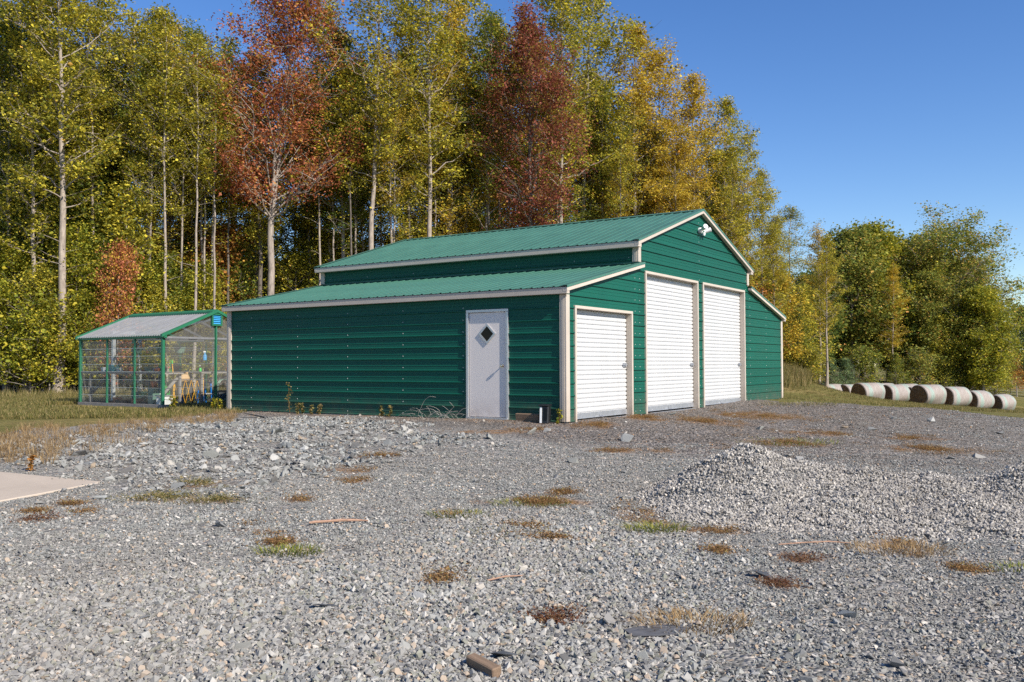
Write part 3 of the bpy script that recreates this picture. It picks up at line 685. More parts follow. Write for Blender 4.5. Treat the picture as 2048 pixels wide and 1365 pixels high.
# vent with blue louvres in the gable
vt = empty('vent', (GW/2, -.05, GR-.20), parent=gh); s = .17
mb = MB(); mb.box(-s, s, -.05, .03, s-.045, s); mb.box(-s, s, -.05, .03, -s, -s+.045); mb.box(-s, -s+.045, -.05, .03, -s+.045, s-.045); mb.box(s-.045, s, -.05, .03, -s+.045, s-.045)
mb.obj('vent_frame', M['ghgreen'], vt, bevel=.004); MB().box(-s+.045, s-.045, .005, .02, -s+.045, s-.045).obj('vent_backing', M['dark'], vt)
for k in range(5): MB().prism([(-.035, -.015), (-.005, .018), (0, .018), (-.03, -.015)], -s+.047, s-.047, 0).obj('louvre', M['ventblue'], vt, loc=(0, 0, -.10+.05*k))
MB().tube([(GW/2, -.055, GR-.37), (GW/2, -.055, .1)], .022, 8).obj('vent_pipe', M['ghgreen'], gh)
# inner back door frame
mb = MB(); 
for u in (.9, 1.75): mb.box(u, u+.09, GL-.12, GL-.04, .1, GH+.15)
mb.box(.9, 1.84, GL-.12, GL-.04, GH+.151, GH+.24); mb.obj('inner_door_frame', M['lampwhite'], gh)
def G(u, v, z): p = GA+UD*u+VD*v; return (float(p[0]), float(p[1]), GZ+z)
GRZ = math.pi/2-TH
def potting_bench(label, u0, u1, v0, v1):
    e = tag(empty('potting_bench', G(0, 0, 0), GRZ), label, 'bench')
    n = 4; along_v = (v1-v0) > (u1-u0)
    for k in range(n):
        if along_v: a = u0+(u1-u0)*k/n; MB().box(a+.006, a+(u1-u0)/n-.006, v0, v1, .88, .915).obj('plank', M['greywood'], e)
        else: a = v0+(v1-v0)*k/n; MB().box(u0, u1, a+.006, a+(v1-v0)/n-.006, .88, .915).obj('plank', M['greywood'], e)
    for a in (u0+.06, u1-.06):
        for b in (v0+.1, v1-.1): MB().box(a-.03, a+.03, b-.03, b+.03, -.03, .879).obj('leg', M['greywood'], e)
    if along_v:
        for b in (v0+.1, v1-.1): MB().bar((u0+.03, b+.05, .25), (u1-.02, b+.05, .86), .04, .07).obj('brace', M['greywood'], e)
potting_bench('grey plank bench along the greenhouse side wall', .09, .75, .15, GL-.15)
potting_bench('grey plank bench at the back of the greenhouse', 1.95, GW-.1, GL-.85, GL-.15)
LEAFQ = []
def pot(name, mat, label, u, v, z, r, h, plant=None, pal='green', n=60, ph=.3, hang=0):
    e = tag(empty(name, G(u, v, z), GRZ), label, 'plant pot' if plant else 'pot')
    mb = MB(); mb.lathe([(0, 0), (r*.7, 0), (r*.95, h*.85), (r*1.06, h*.86), (r*1.06, h), (r*.92, h), (r*.88, h*.82), (0, h*.8)], n=16)
    mb.obj('pot_body', mat, e, smooth=True)
    if plant:
        P = RNG.normal(0, 1, (n, 3))*np.array((r*1.1, r*1.1, ph*.35))+np.array((0, 0, h+ph*.4)); LEAFQ.append((e, P, pal))
        st = MB()
        for k in range(5): st.tube([(0, 0, h*.8), (random.uniform(-r, r)*.8, random.uniform(-r, r)*.8, h+ph*.7)], .004, 4)
        st.obj('stem', M['leaf_green'], e)
    if hang:
        st = MB()
        for k in range(3): a = k*2.1; st.tube([(r*math.cos(a), r*math.sin(a), h), (0, 0, hang)], .004, 4)
        st.obj('hanger', M['alu'], e)
pot('flower_pot', M['terra'], 'terracotta pot at the far end of the side bench', .4, 3.35, .915, .09, .14)
pot('flower_pot', M['lampwhite'], 'small white pot beside the teal planter', .3, 3.1, .915, .08, .15, 1, 'green', 30, .15)
pot('planter', M['teal'], 'teal glazed planter on the side bench', .38, 2.72, .915, .17, .21)
pot('flower_pot', M['terra'], 'brown pot with leafy green plant in the middle of the side bench', .4, 1.95, .915, .12, .16, 1, 'green', 220, .42)
pot('flower_pot', M['potgreen'], 'dark green pot with bushy plant on the side bench', .4, 1.2, .915, .12, .16, 1, 'lime', 260, .5)
pot('flower_pot', M['terra'], 'low terracotta bowl on the near end of the side bench', .42, .75, .915, .15, .10, 1, 'pink', 40, .1)
pot('flower_pot', M['terra'], 'terracotta pot under the side bench', .40, .95, .52, .10, .16)
pot('hanging_pot', M['potgreen'], 'green hanging basket left of the pair', .95, 1.4, 1.45, .16, .17, 1, 'dark', 60, .1, .4)
pot('hanging_pot', M['potgreen'], 'green hanging basket right of the pair', 1.2, .95, 1.45, .16, .17, 1, 'dark', 60, .1, .4)
pot('hanging_pot', M['lampwhite'], 'white hanging pot beside the barn corner', 2.45, 1.0, 1.52, .12, .16, 1, 'lime', 80, .2, .35)
pot('planter', M['blue'], 'blue planter on the back bench', 2.15, 3.3, .915, .16, .15)
pot('flower_pot', M['potgreen'], 'large leafy plant at the back of the greenhouse', 1.45, 3.1, 0.0, .2, .35, 1, 'lime', 420, 1.1)
pot('flower_pot', M['black'], 'black pot with tall leafy plant on the back bench', 2.7, 3.2, .915, .15, .2, 1, 'green', 300, .6)
for i, (nm, mt, u, v, z, r_, h_, pl, pal, n_, ph, lab) in enumerate([
  ('flower_pot', 'lampwhite', .3, 2.35, .915, .09, .13, 1, 'green', 90, .3, 'white pot with a green seedling right of the teal planter'), ('flower_pot', 'terra', .55, 1.6, .915, .10, .15, 1, 'lime', 140, .35, 'terracotta pot with lime foliage on the side bench'),
  ('flower_pot', 'black', .35, .45, .915, .09, .14, 1, 'green', 120, .3, 'black pot with seedling at the bench corner'), ('flower_pot', 'black', 1.6, .32, .925, .08, .12, 1, 'dark', 60, .15, 'black pot on the gable ledge right of the lime bottle'),
  ('flower_pot', 'terra', 2.35, .32, .925, .09, .13, 1, 'rust', 60, .2, 'terracotta pot on the gable ledge near the barn'), ('bucket', 'lampwhite', 1.05, 1.7, 0, .15, .34, 0, '', 0, 0, 'white bucket on the floor in the middle of the greenhouse'),
  ('flower_pot', 'terra', .5, 2.75, .0, .13, .22, 0, '', 0, 0, 'terracotta pot on the floor at the left end of the side bench'), ('bucket', 'blue', 1.6, 1.5, 0, .14, .3, 0, '', 0, 0, 'blue bucket on the floor behind the stool'),
  ('hanging_pot', 'potgreen', 1.0, 2.6, 1.42, .15, .16, 1, 'rust', 110, .3, 'hanging basket with brownish plant at the left end')]):
    pot(nm, M[mt], lab, u, v, z, r_, h_, pl, pal or 'green', n_, ph, .4 if nm == 'hanging_pot' else 0)
e = tag(empty('support_stand', G(.40, .95, 0), GRZ), 'dark crate stand under the terracotta pot in the greenhouse', 'stand'); MB().box(-.11, .11, -.11, .11, -.03, .5).obj('box_body', M['potgreen'], e, bevel=.01); MB().box(-.13, .13, -.13, .13, .5005, .52).obj('lid', M['black'], e, bevel=.005)
# folding yellow gate
fg = tag(empty('folding_gate', G(.62, .42, 0), GRZ-R(8)), 'yellow folding lattice gate standing inside the greenhouse', 'folding gate')
for k in range(5):
    for a, b in (((k)*.17, (k+1)*.17), ((k+1)*.17, (k)*.17)): MB().bar((a, .01*(1 if a < b else -1), .05), (b, .01*(1 if a < b else -1), .70), .026, .012).obj('lattice_bar', M['yellow'], fg)
for a in (0, .85): MB().box(a-.018, a+.018, -.03, .03, .0, .76).obj('end_post', M['yellow'], fg)
for k in range(6): MB().box(k*.17-.03, k*.17+.03, -.03, .03, -.02, .05).obj('foot', M['black'], fg)
bs = tag(empty('step_stool', G(1.72, .55, 0), GRZ), 'bright blue step stool beside the yellow gate', 'stool')
for a in (0, .2):
    for b in (0, .25): MB().bar((a*1.5-.05, b, 0), (a+.0, b, .62), .035, .035).obj('leg', M['blue'], bs)
MB().box(-.03, .25, -.03, .28, .62, .65).obj('seat', M['blue'], bs, bevel=.008); MB().box(-.04, .29, -.02, .27, .3, .325).obj('step', M['lampwhite'], bs)
tb = tag(empty('tool_bag', G(1.15, .75, .66), GRZ), 'tan work bag lying on a shelf behind the yellow gate', 'bag')
mb = MB(); mb.lathe([(0, 0), (.17, .01), (.2, .09), (.15, .2), (.06, .22), (0, .2)], n=12); mb.obj('bag_body', M['tan'], tb, smooth=True)
for sx in (-1, 1): MB().tube([(sx*.13, 0, .17), (sx*.17, 0, .27), (sx*.10, 0, .23)], .02, 6).obj('strap', M['tan'], tb)
bk = tag(empty('plastic_shelf', G(1.15, .85, 0), GRZ), 'black plastic shelf under the tan bag', 'shelf')
MB().box(-.3, .3, -.2, .2, .62, .655).obj('shelf_board', M['black'], bk)
for a in (-.27, .27):
    for b in (-.17, .17): MB().box(a-.02, a+.02, b-.02, b+.02, -.03, .62).obj('leg', M['black'], bk)
gsv = tag(empty('garden_stakes', G(.62, .6, 0), GRZ), 'bundle of thin bright green garden stakes', 'stakes')
for k in range(7): MB().tube([(random.uniform(-.05, .05), random.uniform(-.05, .05), 0), (random.uniform(-.25, .12), random.uniform(-.1, .1), random.uniform(.9, 1.35))], .007, 5).obj('stake', M['limegreen'], gsv)
hs = tag(empty('long_pole', G(.75, .5, 0), GRZ), 'thin yellow pole leaning behind the folding gate', 'pole'); MB().tube([(0, 0, 0), (-.04, .1, 1.15)], .014, 8).obj('shaft', M['yellow'], hs); MB().tube([(-.04, .1, 1.15), (-.045, .11, 1.27)], .018, 8).obj('grip', M['limegreen'], hs)
for (lab, mt, u, v, z, s) in (('blue spray bottle hanging by the greenhouse door post', 'ventblue', 1.45, .2, 1.25, 1), ('red spray bottle on the ledge by the door post', 'red', 1.86, .3, .93, 1.1), ('small lime bottle on the ledge left of the post', 'limegreen', 1.42, .35, .93, .7)):
    sb = tag(empty('spray_bottle', G(u, v, z), GRZ), lab, 'bottle'); mb = MB(); mb.lathe([(0, 0), (.05*s, 0), (.055*s, .12*s), (.02*s, .18*s), (.02*s, .21*s), (0, .21*s)], n=12); mb.obj('bottle_body', M[mt], sb, smooth=True)
    MB().box(-.05*s, .025*s, -.015*s, .015*s, .2105*s, .25*s).obj('trigger_head', M['lampwhite'], sb, bevel=.004)
ld = tag(empty('ledge', G(1.3, .15, .885), GRZ), 'narrow wooden ledge inside the greenhouse gable', 'ledge'); MB().box(0, 1.85, 0, .35, 0, .04).obj('board', M['greywood'], ld)
for a in (.05, 1.8): MB().box(a-.03, a+.03, .02, .08, -.9, -.001).obj('leg', M['greywood'], ld)
hc = tag(empty('hose_coil', G(2.15, .3, 0.0), GRZ), 'dark green hose coiled inside the greenhouse near the barn', 'hose')
mb = MB(); mb.tube([(.22*math.cos(a)*(1+.02*math.sin(3*a)), .05*math.sin(a*.3), .42+.3*math.sin(a)) for a in np.arange(0, 25, .3)], .014, 6); mb.obj('hose_loop', M['potgreen'], hc)
for i, (u, v, wd, hh, mt, lab) in enumerate([(.4, 2.3, .42, .16, 'black', 'stack of black seed trays on the greenhouse floor'), (.45, 1.75, .3, .22, 'terra', 'orange brown box of tools on the greenhouse floor'), (.4, 1.3, .34, .14, 'slate', 'grey folded tarp on the greenhouse floor'),
      (.45, .55, .4, .32, 'lampwhite', 'white storage crate at the near greenhouse corner'), (.42, 3.1, .3, .12, 'black', 'low black tub at the far greenhouse corner'), (1.0, 1.1, .4, .45, 'black', 'tall black bin behind the yellow gate'), (2.3, .6, .5, .4, 'slate', 'dark grey bin close to the barn corner')]):
    e = tag(empty('storage_box', G(u, v, .0), GRZ+random.uniform(-.2, .2)), lab, 'box')
    mb = MB(); a = wd/2; mb.prism([(-a*.85, -a*.7), (a*.85, -a*.7), (a*.85, a*.7), (-a*.85, a*.7)], -.02, hh*.9, 2); mb.obj('box_body', M[mt], e, bevel=.012)
    MB().box(-a, a, -a*.8, a*.8, hh*.9005, hh).obj('rim', M['black'] if mt != 'lampwhite' else M['galv'], e, bevel=.008)

# ------------------------------------------------------------------ leaves, trunks, trees
def leaf_geo(P, size, rng, up=.5, aspect=.75):
    n = len(P); s = size*np.clip(rng.lognormal(-.06, .36, n), .4, 2.0)[:, None]
    nrm = rng.normal(0, 1, (n, 3)); nrm[:, 2] = np.abs(nrm[:, 2])*1.1+up*1.2; nrm /= np.linalg.norm(nrm, axis=1)[:, None]
    t = rng.normal(0, 1, (n, 3)); t[:, 2] -= .4; t -= (t*nrm).sum(1)[:, None]*nrm; t /= np.linalg.norm(t, axis=1)[:, None]
    b = np.cross(nrm, t)
    V = np.stack([P-t*s*.5, P-t*s*.05+b*s*.5*aspect+nrm*s*.06, P+t*s*.5, P-t*s*.05-b*s*.5*aspect+nrm*s*.06], 1).reshape(-1, 3)
    return V, np.arange(n*4).reshape(n, 4)
def tubes_np(paths):
    """paths: list of (pts (k,3), radii (k), sides)"""
    Vs, Fs, o = [], [], 0
    for pts, rad, n in paths:
        pts = np.asarray(pts, float); k = len(pts); d = np.gradient(pts, axis=0); d /= np.linalg.norm(d, axis=1)[:, None]+1e-9
        ref = np.where(np.abs(d[:, 2:3]) < .9, np.array([[0, 0, 1.]]), np.array([[1., 0, 0]]))
        x = np.cross(d, ref); x /= np.linalg.norm(x, axis=1)[:, None]; y = np.cross(d, x)
        a = np.arange(n)*2*math.pi/n
        V = pts[:, None]+(x[:, None]*np.cos(a)[:, None]+y[:, None]*np.sin(a)[:, None])*np.asarray(rad)[:, None, None]
        i = np.arange(k-1)[:, None]*n; j = np.arange(n)[None]; j2 = (j+1) % n
        F = np.stack([i+j, i+j2, i+n+j2, i+n+j], -1).reshape(-1, 4)+o
        Vs.append(V.reshape(-1, 3)); Fs.append(F); o += k*n
    return np.concatenate(Vs), np.concatenate(Fs)
def grow(seed, H, r0, c0, spread, nbr, nleaf, size, elev=(25, 60), shape='oval', lean=(0, 0), fork=None, sig=.21, low=0, gaps=.7):
    """a tapered trunk with limbs and twigs, leaves in clusters along the twigs; returns trunk mesh, crown mesh"""
    g = np.random.default_rng(seed); paths = []; anch = []
    def trunk(base, z0, z1, r_a, r_b, ln, k=14):
        t = np.linspace(0, 1, k); wx = np.cumsum(g.normal(0, .012*(z1-z0)/k*3, k)); wy = np.cumsum(g.normal(0, .012*(z1-z0)/k*3, k))
        wx -= wx[0]; wy -= wy[0]
        P = np.c_[base[0]+wx+ln[0]*t**1.3, base[1]+wy+ln[1]*t**1.3, z0+(z1-z0)*t]; r = r_a+(r_b-r_a)*t**.8
        return P, r
    stems = []
    if fork:
        P, r = trunk((0, 0), -.3, H*fork, r0, r0*.7, lean, 8); r[0] *= 1.5; paths.append((P, r, 9)); top = P[-1]
        for s in (-1, 1):
            a = g.uniform(0, 6.28); q = np.array((math.cos(a), math.sin(a)))*s*spread*.5
            P2, r2 = trunk(top[:2], top[2]-.1, H*g.uniform(.9, 1), r0*.6, .02, q, 12); stems.append((P2, r2)); paths.append((P2, r2, 7))
    else:
        P, r = trunk((0, 0), -.3, H, r0, .015, lean); r[0] *= 1.5; r[1] *= 1.08; stems.append((P, r)); paths.append((P, r, 9))
    ga = g.uniform(0, 6.28)
    for i in range(nbr):
        P, r = stems[i % len(stems)]; zb = c0*H; s = (i+g.uniform(0, 1))/nbr
        z = max(zb+(H*.985-zb)*s, P[0, 2]+.05)
        if z > P[-1, 2]: z = P[-1, 2]*.98
        st = np.array([np.interp(z, P[:, 2], P[:, k]) for k in range(3)]); rr = np.interp(z, P[:, 2], r)
        if shape == 'oval': pf = max(.18, math.sin(math.pi*(.18+.80*s)))**.8
        elif shape == 'cone': pf = 1.05-.9*s
        else: pf = .55+.6*math.sin(math.pi*min(1, .25+.62*s))
        ln = spread*pf*g.uniform(.65, 1.25); ga += 2.4+g.normal(0, .35)
        el = R(elev[0]+(elev[1]-elev[0])*s+g.normal(0, 8)); k = 6; t = np.linspace(0, 1, k)
        dirh = np.array((math.cos(ga), math.sin(ga)))
        rad = ln*t*math.cos(el); B_ = np.c_[st[0]+dirh[0]*rad, st[1]+dirh[1]*rad, st[2]+ln*t*math.sin(el)+.10*ln*t**2]
        B_[1:] += g.normal(0, .035*ln, (k-1, 3)); br = max(.010, min(rr*.5, .012+.012*ln))
        paths.append((B_, br*(1-.85*t), 5)); wt = g.uniform(.4, 1.4)
        ns = int(4+ln*2.6)
        for q in range(ns):
            f = g.uniform(.25, 1); p0 = np.array([np.interp(f, t, B_[:, c]) for c in range(3)])
            dv = g.normal(0, 1, 3); dv[2] = abs(dv[2])*.6+.15; dv[:2] += dirh*.6; dv /= np.linalg.norm(dv)
            l2 = ln*g.uniform(.2, .45); t2 = np.linspace(0, 1, 4)[:, None]; S = p0+dv*l2*t2; S[1:] += g.normal(0, .05*l2, (3, 3))
            paths.append((S, np.linspace(br*.4, .004, 4), 3))
            w_ = 0 if g.uniform() < gaps*.5 else wt*g.uniform(.3, 1.5)
            anch += [(S[1], w_*.6), (S[2], w_), (S[3], w_*1.1)]
    for i in range(low):                       # sprays of leaves low on the trunk
        P, r = stems[0]; z = g.uniform(.12*H, c0*H+.5); st = np.array([np.interp(z, P[:, 2], P[:, k]) for k in range(3)])
        a = g.uniform(0, 6.28); e = st+np.array((math.cos(a), math.sin(a), .3))*g.uniform(.5, 1.4)
        paths.append((np.array([st, (st+e)/2+g.normal(0, .05, 3), e]), [.015, .01, .004], 3)); anch += [(e, .8), ((st+e)/2, .4)]
    A = np.array([a for a, _ in anch]); wgt = np.array([w_ for _, w_ in anch])+1e-6
    ci = g.choice(len(A), nleaf, p=wgt/wgt.sum()); sg = sig*np.array((1, 1, .75))
    LP = A[ci]+g.normal(0, 1, (nleaf, 3))*sg
    LP[:, 2] = np.maximum(LP[:, 2], .15)
    V, F = leaf_geo(LP, size, g)
    cl = g.uniform(0, 1, len(A)); rnd = np.clip(.74*g.beta(1.15, 1.25, nleaf)+.26*cl[ci]+g.normal(0, .05, nleaf), 0, 1)
    crown = np_mesh('crown', V, F, M['leaf_yg'], False, {'rnd': rnd})
    tv, tf = tubes_np(paths); trunk_me = np_mesh('trunk', tv, tf, M['bark'], True)
    return trunk_me, crown
PROTO = {
 'popA': grow(11, 20, .19, .38, 2.5, 50, 19500, .105, (28, 62), low=12),
 'popB': grow(12, 20, .16, .42, 2.2, 46, 16000, .10, (32, 64), low=16),
 'popC': grow(13, 20, .17, .46, 2.8, 48, 18000, .105, (24, 58), low=8),
 'popD': grow(14, 20, .13, .30, 1.9, 50, 15000, .10, (30, 60), low=14),
 'maple': grow(15, 18, .20, .36, 3.3, 62, 40000, .105, (35, 70), 'vase', fork=.42, sig=.28),
 'maple2': grow(16, 18, .19, .34, 2.9, 62, 33000, .10, (30, 66), 'oval', sig=.27),
 'sparse': grow(17, 20, .13, .52, 2.4, 38, 9500, .10, (30, 60), low=4),
 'pole': grow(24, 18, .10, .58, 1.7, 34, 7000, .10, (35, 62), low=8),
 'oak': grow(18, 13, .26, .28, 4.3, 70, 46000, .16, (12, 60), 'vase', lean=(.6, 0), sig=.30, gaps=.3),
 'round': grow(19, 11, .16, .14, 3.0, 64, 32000, .16, (12, 66), 'oval', sig=.33, gaps=.3),
 'sap': grow(20, 6, .055, .12, 1.5, 36, 9500, .10, (15, 55), sig=.26),
 'sap2': grow(21, 7, .06, .10, 1.8, 44, 11500, .10, (10, 50), 'cone', sig=.28),
 'shrub': grow(22, 2.6, .035, .05, 1.2, 36, 5000, .10, (15, 65), 'vase', sig=.2),
 'cedar': grow(23, 4.2, .06, .03, 1.25, 60, 8000, .075, (10, 40), 'cone', sig=.14, gaps=.1),
}
def tree(name, kind, pal, x, y, h=None, label='', group=None, barkm='bark', rz=None, zs=1, wide=1, cat='tree'):
    tm, cm = PROTO[kind]; base = {'popA': 20, 'popB': 20, 'popC': 20, 'popD': 20, 'maple': 18, 'maple2': 18, 'sparse': 20, 'pole': 18, 'oak': 13, 'round': 11, 'sap': 6, 'sap2': 7, 'shrub': 2.6, 'cedar': 4.2}[kind]
    s = (h or base)/base
    e = empty(name, (x, y, float(gz(x, y))-.02), random.uniform(0, 6.28) if rz is None else rz); e.scale = (s*wide, s*wide, s*zs)
    t = link('trunk', tm, e); t.material_slots[0].link = 'OBJECT'; t.material_slots[0].material = M[barkm]
    c = link('crown', cm, e); c.material_slots[0].link = 'OBJECT'; c.material_slots[0].material = M['leaf_'+pal]
    return tag(e, label, cat, group)
def TP(px, D, *a, **k): x, y = at_depth(px, D); return tree('forest_tree' if 'name' not in k else k.pop('name'), a[0], a[1], x, y, *a[2:], **k)
# the edge of the wood, left to right (photo x, distance, form, foliage, height, label)
EDGE = [
 (-60, 38, 'popA', 'yg', 19.5, 'yellow-green tree cut off by the left edge of the photo', 'bark'),
 (18, 37, 'popB', 'green', 17, 'thin crooked tree at the far left beside the pale pair', 'bark'),
 (52, 36, 'popD', 'yg', 18.5, 'slim pale trunk left of the straight pale trunk, far left', 'palebark'),
 (117, 35.5, 'popA', 'yg', 20.5, 'straight pale tall tree just left of the greenhouse', 'palebark'),
 (170, 40, 'popC', 'yg', 19.5, 'yellow-green tall tree behind the left greenhouse corner', 'bark'),
 (315, 41, 'popB', 'yg', 18.2, 'tall tree with rounded top between two gaps of sky', 'darkbark'),
 (372, 43, 'popC', 'green', 17.8, 'green tall tree left of the orange-red maple', 'darkbark'),
 (455, 46, 'popB', 'green', 15.5, 'dark green tree under the left flank of the orange-red maple', 'darkbark'),
 (543, 39.5, 'maple', 'red', 19.0, 'big forked maple with orange-red crown left of the barn roof', 'bark'),
 (655, 45, 'popD', 'yg', 20.5, 'slim tall tree right of the orange-red maple', 'bark'),
 (745, 41, 'popC', 'yg', 21.5, 'leaning grey trunk behind the left end of the barn roof', 'palebark'),
 (848, 42, 'popB', 'yg', 22, 'straight pale trunk behind the middle of the barn ridge', 'palebark'),
 (905, 44, 'popD', 'gold', 20, 'thin golden tree right of the straight pale trunk', 'palebark'),
 (935, 47, 'popA', 'yg', 22, 'bright leafy tall tree left of the dark red maple', 'bark'),
 (1008, 45, 'sparse', 'yg', 19, 'twin-stemmed pale tree left of the dark red maple trunk', 'palebark'),
 (1062, 42.5, 'maple2', 'crimson', 18.6, 'dark red maple behind the barn ridge', 'darkbark'),
 (1135, 46, 'popB', 'yg', 22.5, 'tall yellow-green tree right behind the dark red maple', 'bark'),
 (1168, 49, 'popC', 'yg', 24, 'tallest yellow-green tree right of the dark red maple', 'bark'),
 (1268, 50, 'popA', 'gold', 20.8, 'golden tall tree whose top stands alone against the sky', 'bark'),
 (1330, 51, 'popC', 'gold', 19.8, 'golden tree second from the end of the tall wood', 'darkbark'),
 (1395, 52, 'popB', 'gold', 18.8, 'golden yellow tree directly above the barn peak', 'bark'),
 (1450, 54, 'popA', 'yg', 17.8, 'yellow-green tree at the descending end of the tall wood', 'bark'),
 (1500, 56, 'popD', 'yg', 16.6, 'slim olive tree right above the right roof slope', 'palebark'),
 (1530, 58, 'popB', 'yg', 14.0, 'lower yellow-green tree at the right end of the tall wood', 'palebark'),
]
for i, (px, D, kd, pal, h, lab, bk) in enumerate(EDGE):
    TP(px, D, kd, pal, h*.95, lab, 'trees along the edge of the wood', bk, wide=1.08 if kd.startswith('pop') else .95)
def edge_y(x): return float(np.interp(x, [-30, -14, -4, 4, 12, 22, 28], [36, 37, 41, 46, 52, 60, 66]))
for row in range(5):
    x = -34+row*.7
    while x < 21-row*.4:
        y = edge_y(x)+3.0+row*4.2+random.uniform(-1.4, 1.4); px = 1024+x/y*F_PX
        hmax = np.interp(px, [-100, 100, 200, 260, 320, 400, 440, 560, 650, 1180, 1270, 1400, 1500, 1560], [21, 20, 17.5, 15.5, 17, 16, 17, 19, 21, 22, 19.5, 17.6, 15, 11.5])
        hh = float(hmax)*random.uniform(.68, .93)*(1-.02*row)
        tree('forest_tree', random.choice(['popA', 'popB', 'popC', 'popD', 'popB', 'sparse']), random.choice(['yg', 'green', 'green', 'yg', 'gold', 'dark']) if px < 1000 else random.choice(['yg', 'gold', 'yg', 'green', 'gold']),
             x+random.uniform(-.7, .7), y, hh, 'tall slender tree standing deep inside the wood', 'trees deep inside the wood', random.choice(['bark', 'darkbark', 'bark', 'palebark']), wide=1.1)
        x += random.uniform(2.4, 3.8)
for row in range(3):
    x = -46+row
    while x < 24:
        y = edge_y(max(x, -30))+26+row*4+random.uniform(-1.5, 1.5)
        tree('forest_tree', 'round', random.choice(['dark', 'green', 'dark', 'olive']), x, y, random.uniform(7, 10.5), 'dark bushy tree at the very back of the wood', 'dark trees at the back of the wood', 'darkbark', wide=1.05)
        x += random.uniform(3.2, 4.6)
for px in [-20, 8, 78, 96, 142, 163, 190, 262, 290, 335, 358, 388, 402, 418, 455, 475, 625, 690, 715, 780, 805, 870, 888, 925, 985, 1180, 1195, 1225, 1250, 1290, 1312, 1350, 1372, 1415, 1470]+list(range(-10, 480, 23))+list(range(640, 1040, 31))+list(range(1120, 1480, 29)):
    D = edge_y((px-1024)/F_PX*42)+random.uniform(.5, 8); x, y = at_depth(px+random.uniform(-4, 4), D)
    tree('forest_tree', random.choice(['pole', 'pole', 'sparse']), random.choice(['yg', 'green', 'yg', 'gold']) if px < 900 else random.choice(['gold', 'yg']), x, y, random.uniform(13, 17.0)*(1 if px < 1200 else .92), 'thin pole-like trunk with a small high crown at the wood edge', 'thin pole-like trees at the wood edge', random.choice(['palebark', 'bark', 'palebark', 'bark', 'darkbark']), wide=1.0)
# saplings and bushes along the edge
SAPS = [(-40, 34.5, 'sap2', 'yg', 7), (30, 35, 'sap', 'lime', 6.5), (85, 34.2, 'sap', 'yg', 5.5), (150, 35, 'sap2', 'lime', 7.5), (205, 35.5, 'sap2', 'green', 7.0), (236, 35.6, 'sap', 'pink', 6.4), (250, 36, 'sap2', 'yg', 9.5),
        (282, 36, 'sap', 'lime', 6.0), (340, 37, 'sap2', 'green', 6.5), (400, 38, 'sap', 'lime', 6), (440, 40, 'sap', 'rust', 8.0), (480, 40, 'sap2', 'green', 7), (590, 41, 'sap', 'yg', 8), (640, 42, 'sap2', 'yg', 9),
        (690, 43, 'sap', 'yg', 9), (790, 43, 'sap2', 'gold', 9), (880, 44, 'sap', 'gold', 9.5), (960, 45, 'sap2', 'yg', 9.5), (1095, 46, 'sap', 'gold', 9.8), (1200, 48, 'sap2', 'gold', 10), (1240, 49, 'sap', 'yg', 9), (1300, 49, 'sap2', 'gold', 10), (1360, 50, 'sap', 'gold', 10),
        (1420, 52, 'sap2', 'gold', 10), (1475, 54, 'sap', 'rust', 9), (1515, 56, 'sap2', 'rust', 7.5), (1540, 58, 'sap', 'yg', 9.0), (10, 36, 'sap2', 'green', 10), (120, 37.5, 'sap2', 'green', 11), (70, 38, 'sap', 'green', 10), (190, 38, 'sap2', 'green', 12), (-15, 33.8, 'sap', 'lime', 5.0), (62, 33.6, 'shrub', 'lime', 3.2), (100, 34.0, 'sap', 'lime', 4.2), (128, 34.4, 'shrub', 'yg', 3.0), (178, 34.3, 'sap', 'lime', 4.4), (312, 36, 'sap2', 'yg', 5.0), (365, 37, 'sap', 'lime', 4.6), (425, 38, 'sap2', 'yg', 5.2)]
SAPL = {0: 'sapling cut off by the left edge of the photo', 5: 'slender sapling with coral-red leaves behind the greenhouse', 10: 'orange-brown sapling left of the orange-red maple trunk', 25: 'orange-brown low sapling beyond the right lean-to roof', 24: 'rusty sapling at the right end of the tall wood', 6: 'yellow-green sapling behind the coral-red one'}
ORD = ['first', 'second', 'third', 'fourth', 'fifth', 'sixth', 'seventh', 'eighth', 'ninth']; SEEN = {}
for i, (px, D, kd, pal, h) in sorted(enumerate(SAPS), key=lambda q: q[1][0]):
    if i not in SAPL: ky = (pal, px < 460); SEEN[ky] = SEEN.get(ky, 0)+1; od = ORD[SEEN[ky]-1]
    else: od = ''
    TP(px, D+(3.5 if px > 480 else (1.5 if pal != 'pink' else 0)), kd, pal, h*(.8 if px > 480 else .9), SAPL.get(i, 'leafy %s sapling %s, %s of its colour from the left' % ({'lime': 'bright green', 'yg': 'yellow-green', 'green': 'dark green', 'gold': 'golden', 'rust': 'rusty', 'pink': 'coral'}[pal], 'beside the greenhouse' if px < 460 else 'behind the barn', od)),
       'saplings along the wood edge', 'bark', name='sapling', wide=.72 if pal == 'pink' else 1.0)
for row in range(4):
    x = -30
    while x < 22:
        y = edge_y(x)+4.5+row*4.5+random.uniform(-1, 1)
        tree('sapling', random.choice(['sap', 'sap2']), random.choice(['green', 'dark', 'yg', 'lime', 'green'] if x < 0 else ['gold', 'yg', 'green', 'dark']), x, y, random.uniform(2.5, 6.0) if row else random.uniform(3, 7.5), 'understorey sapling between the trunks of the wood', 'understorey saplings in the wood', 'darkbark')
        x += random.uniform(1.7, 3.0)
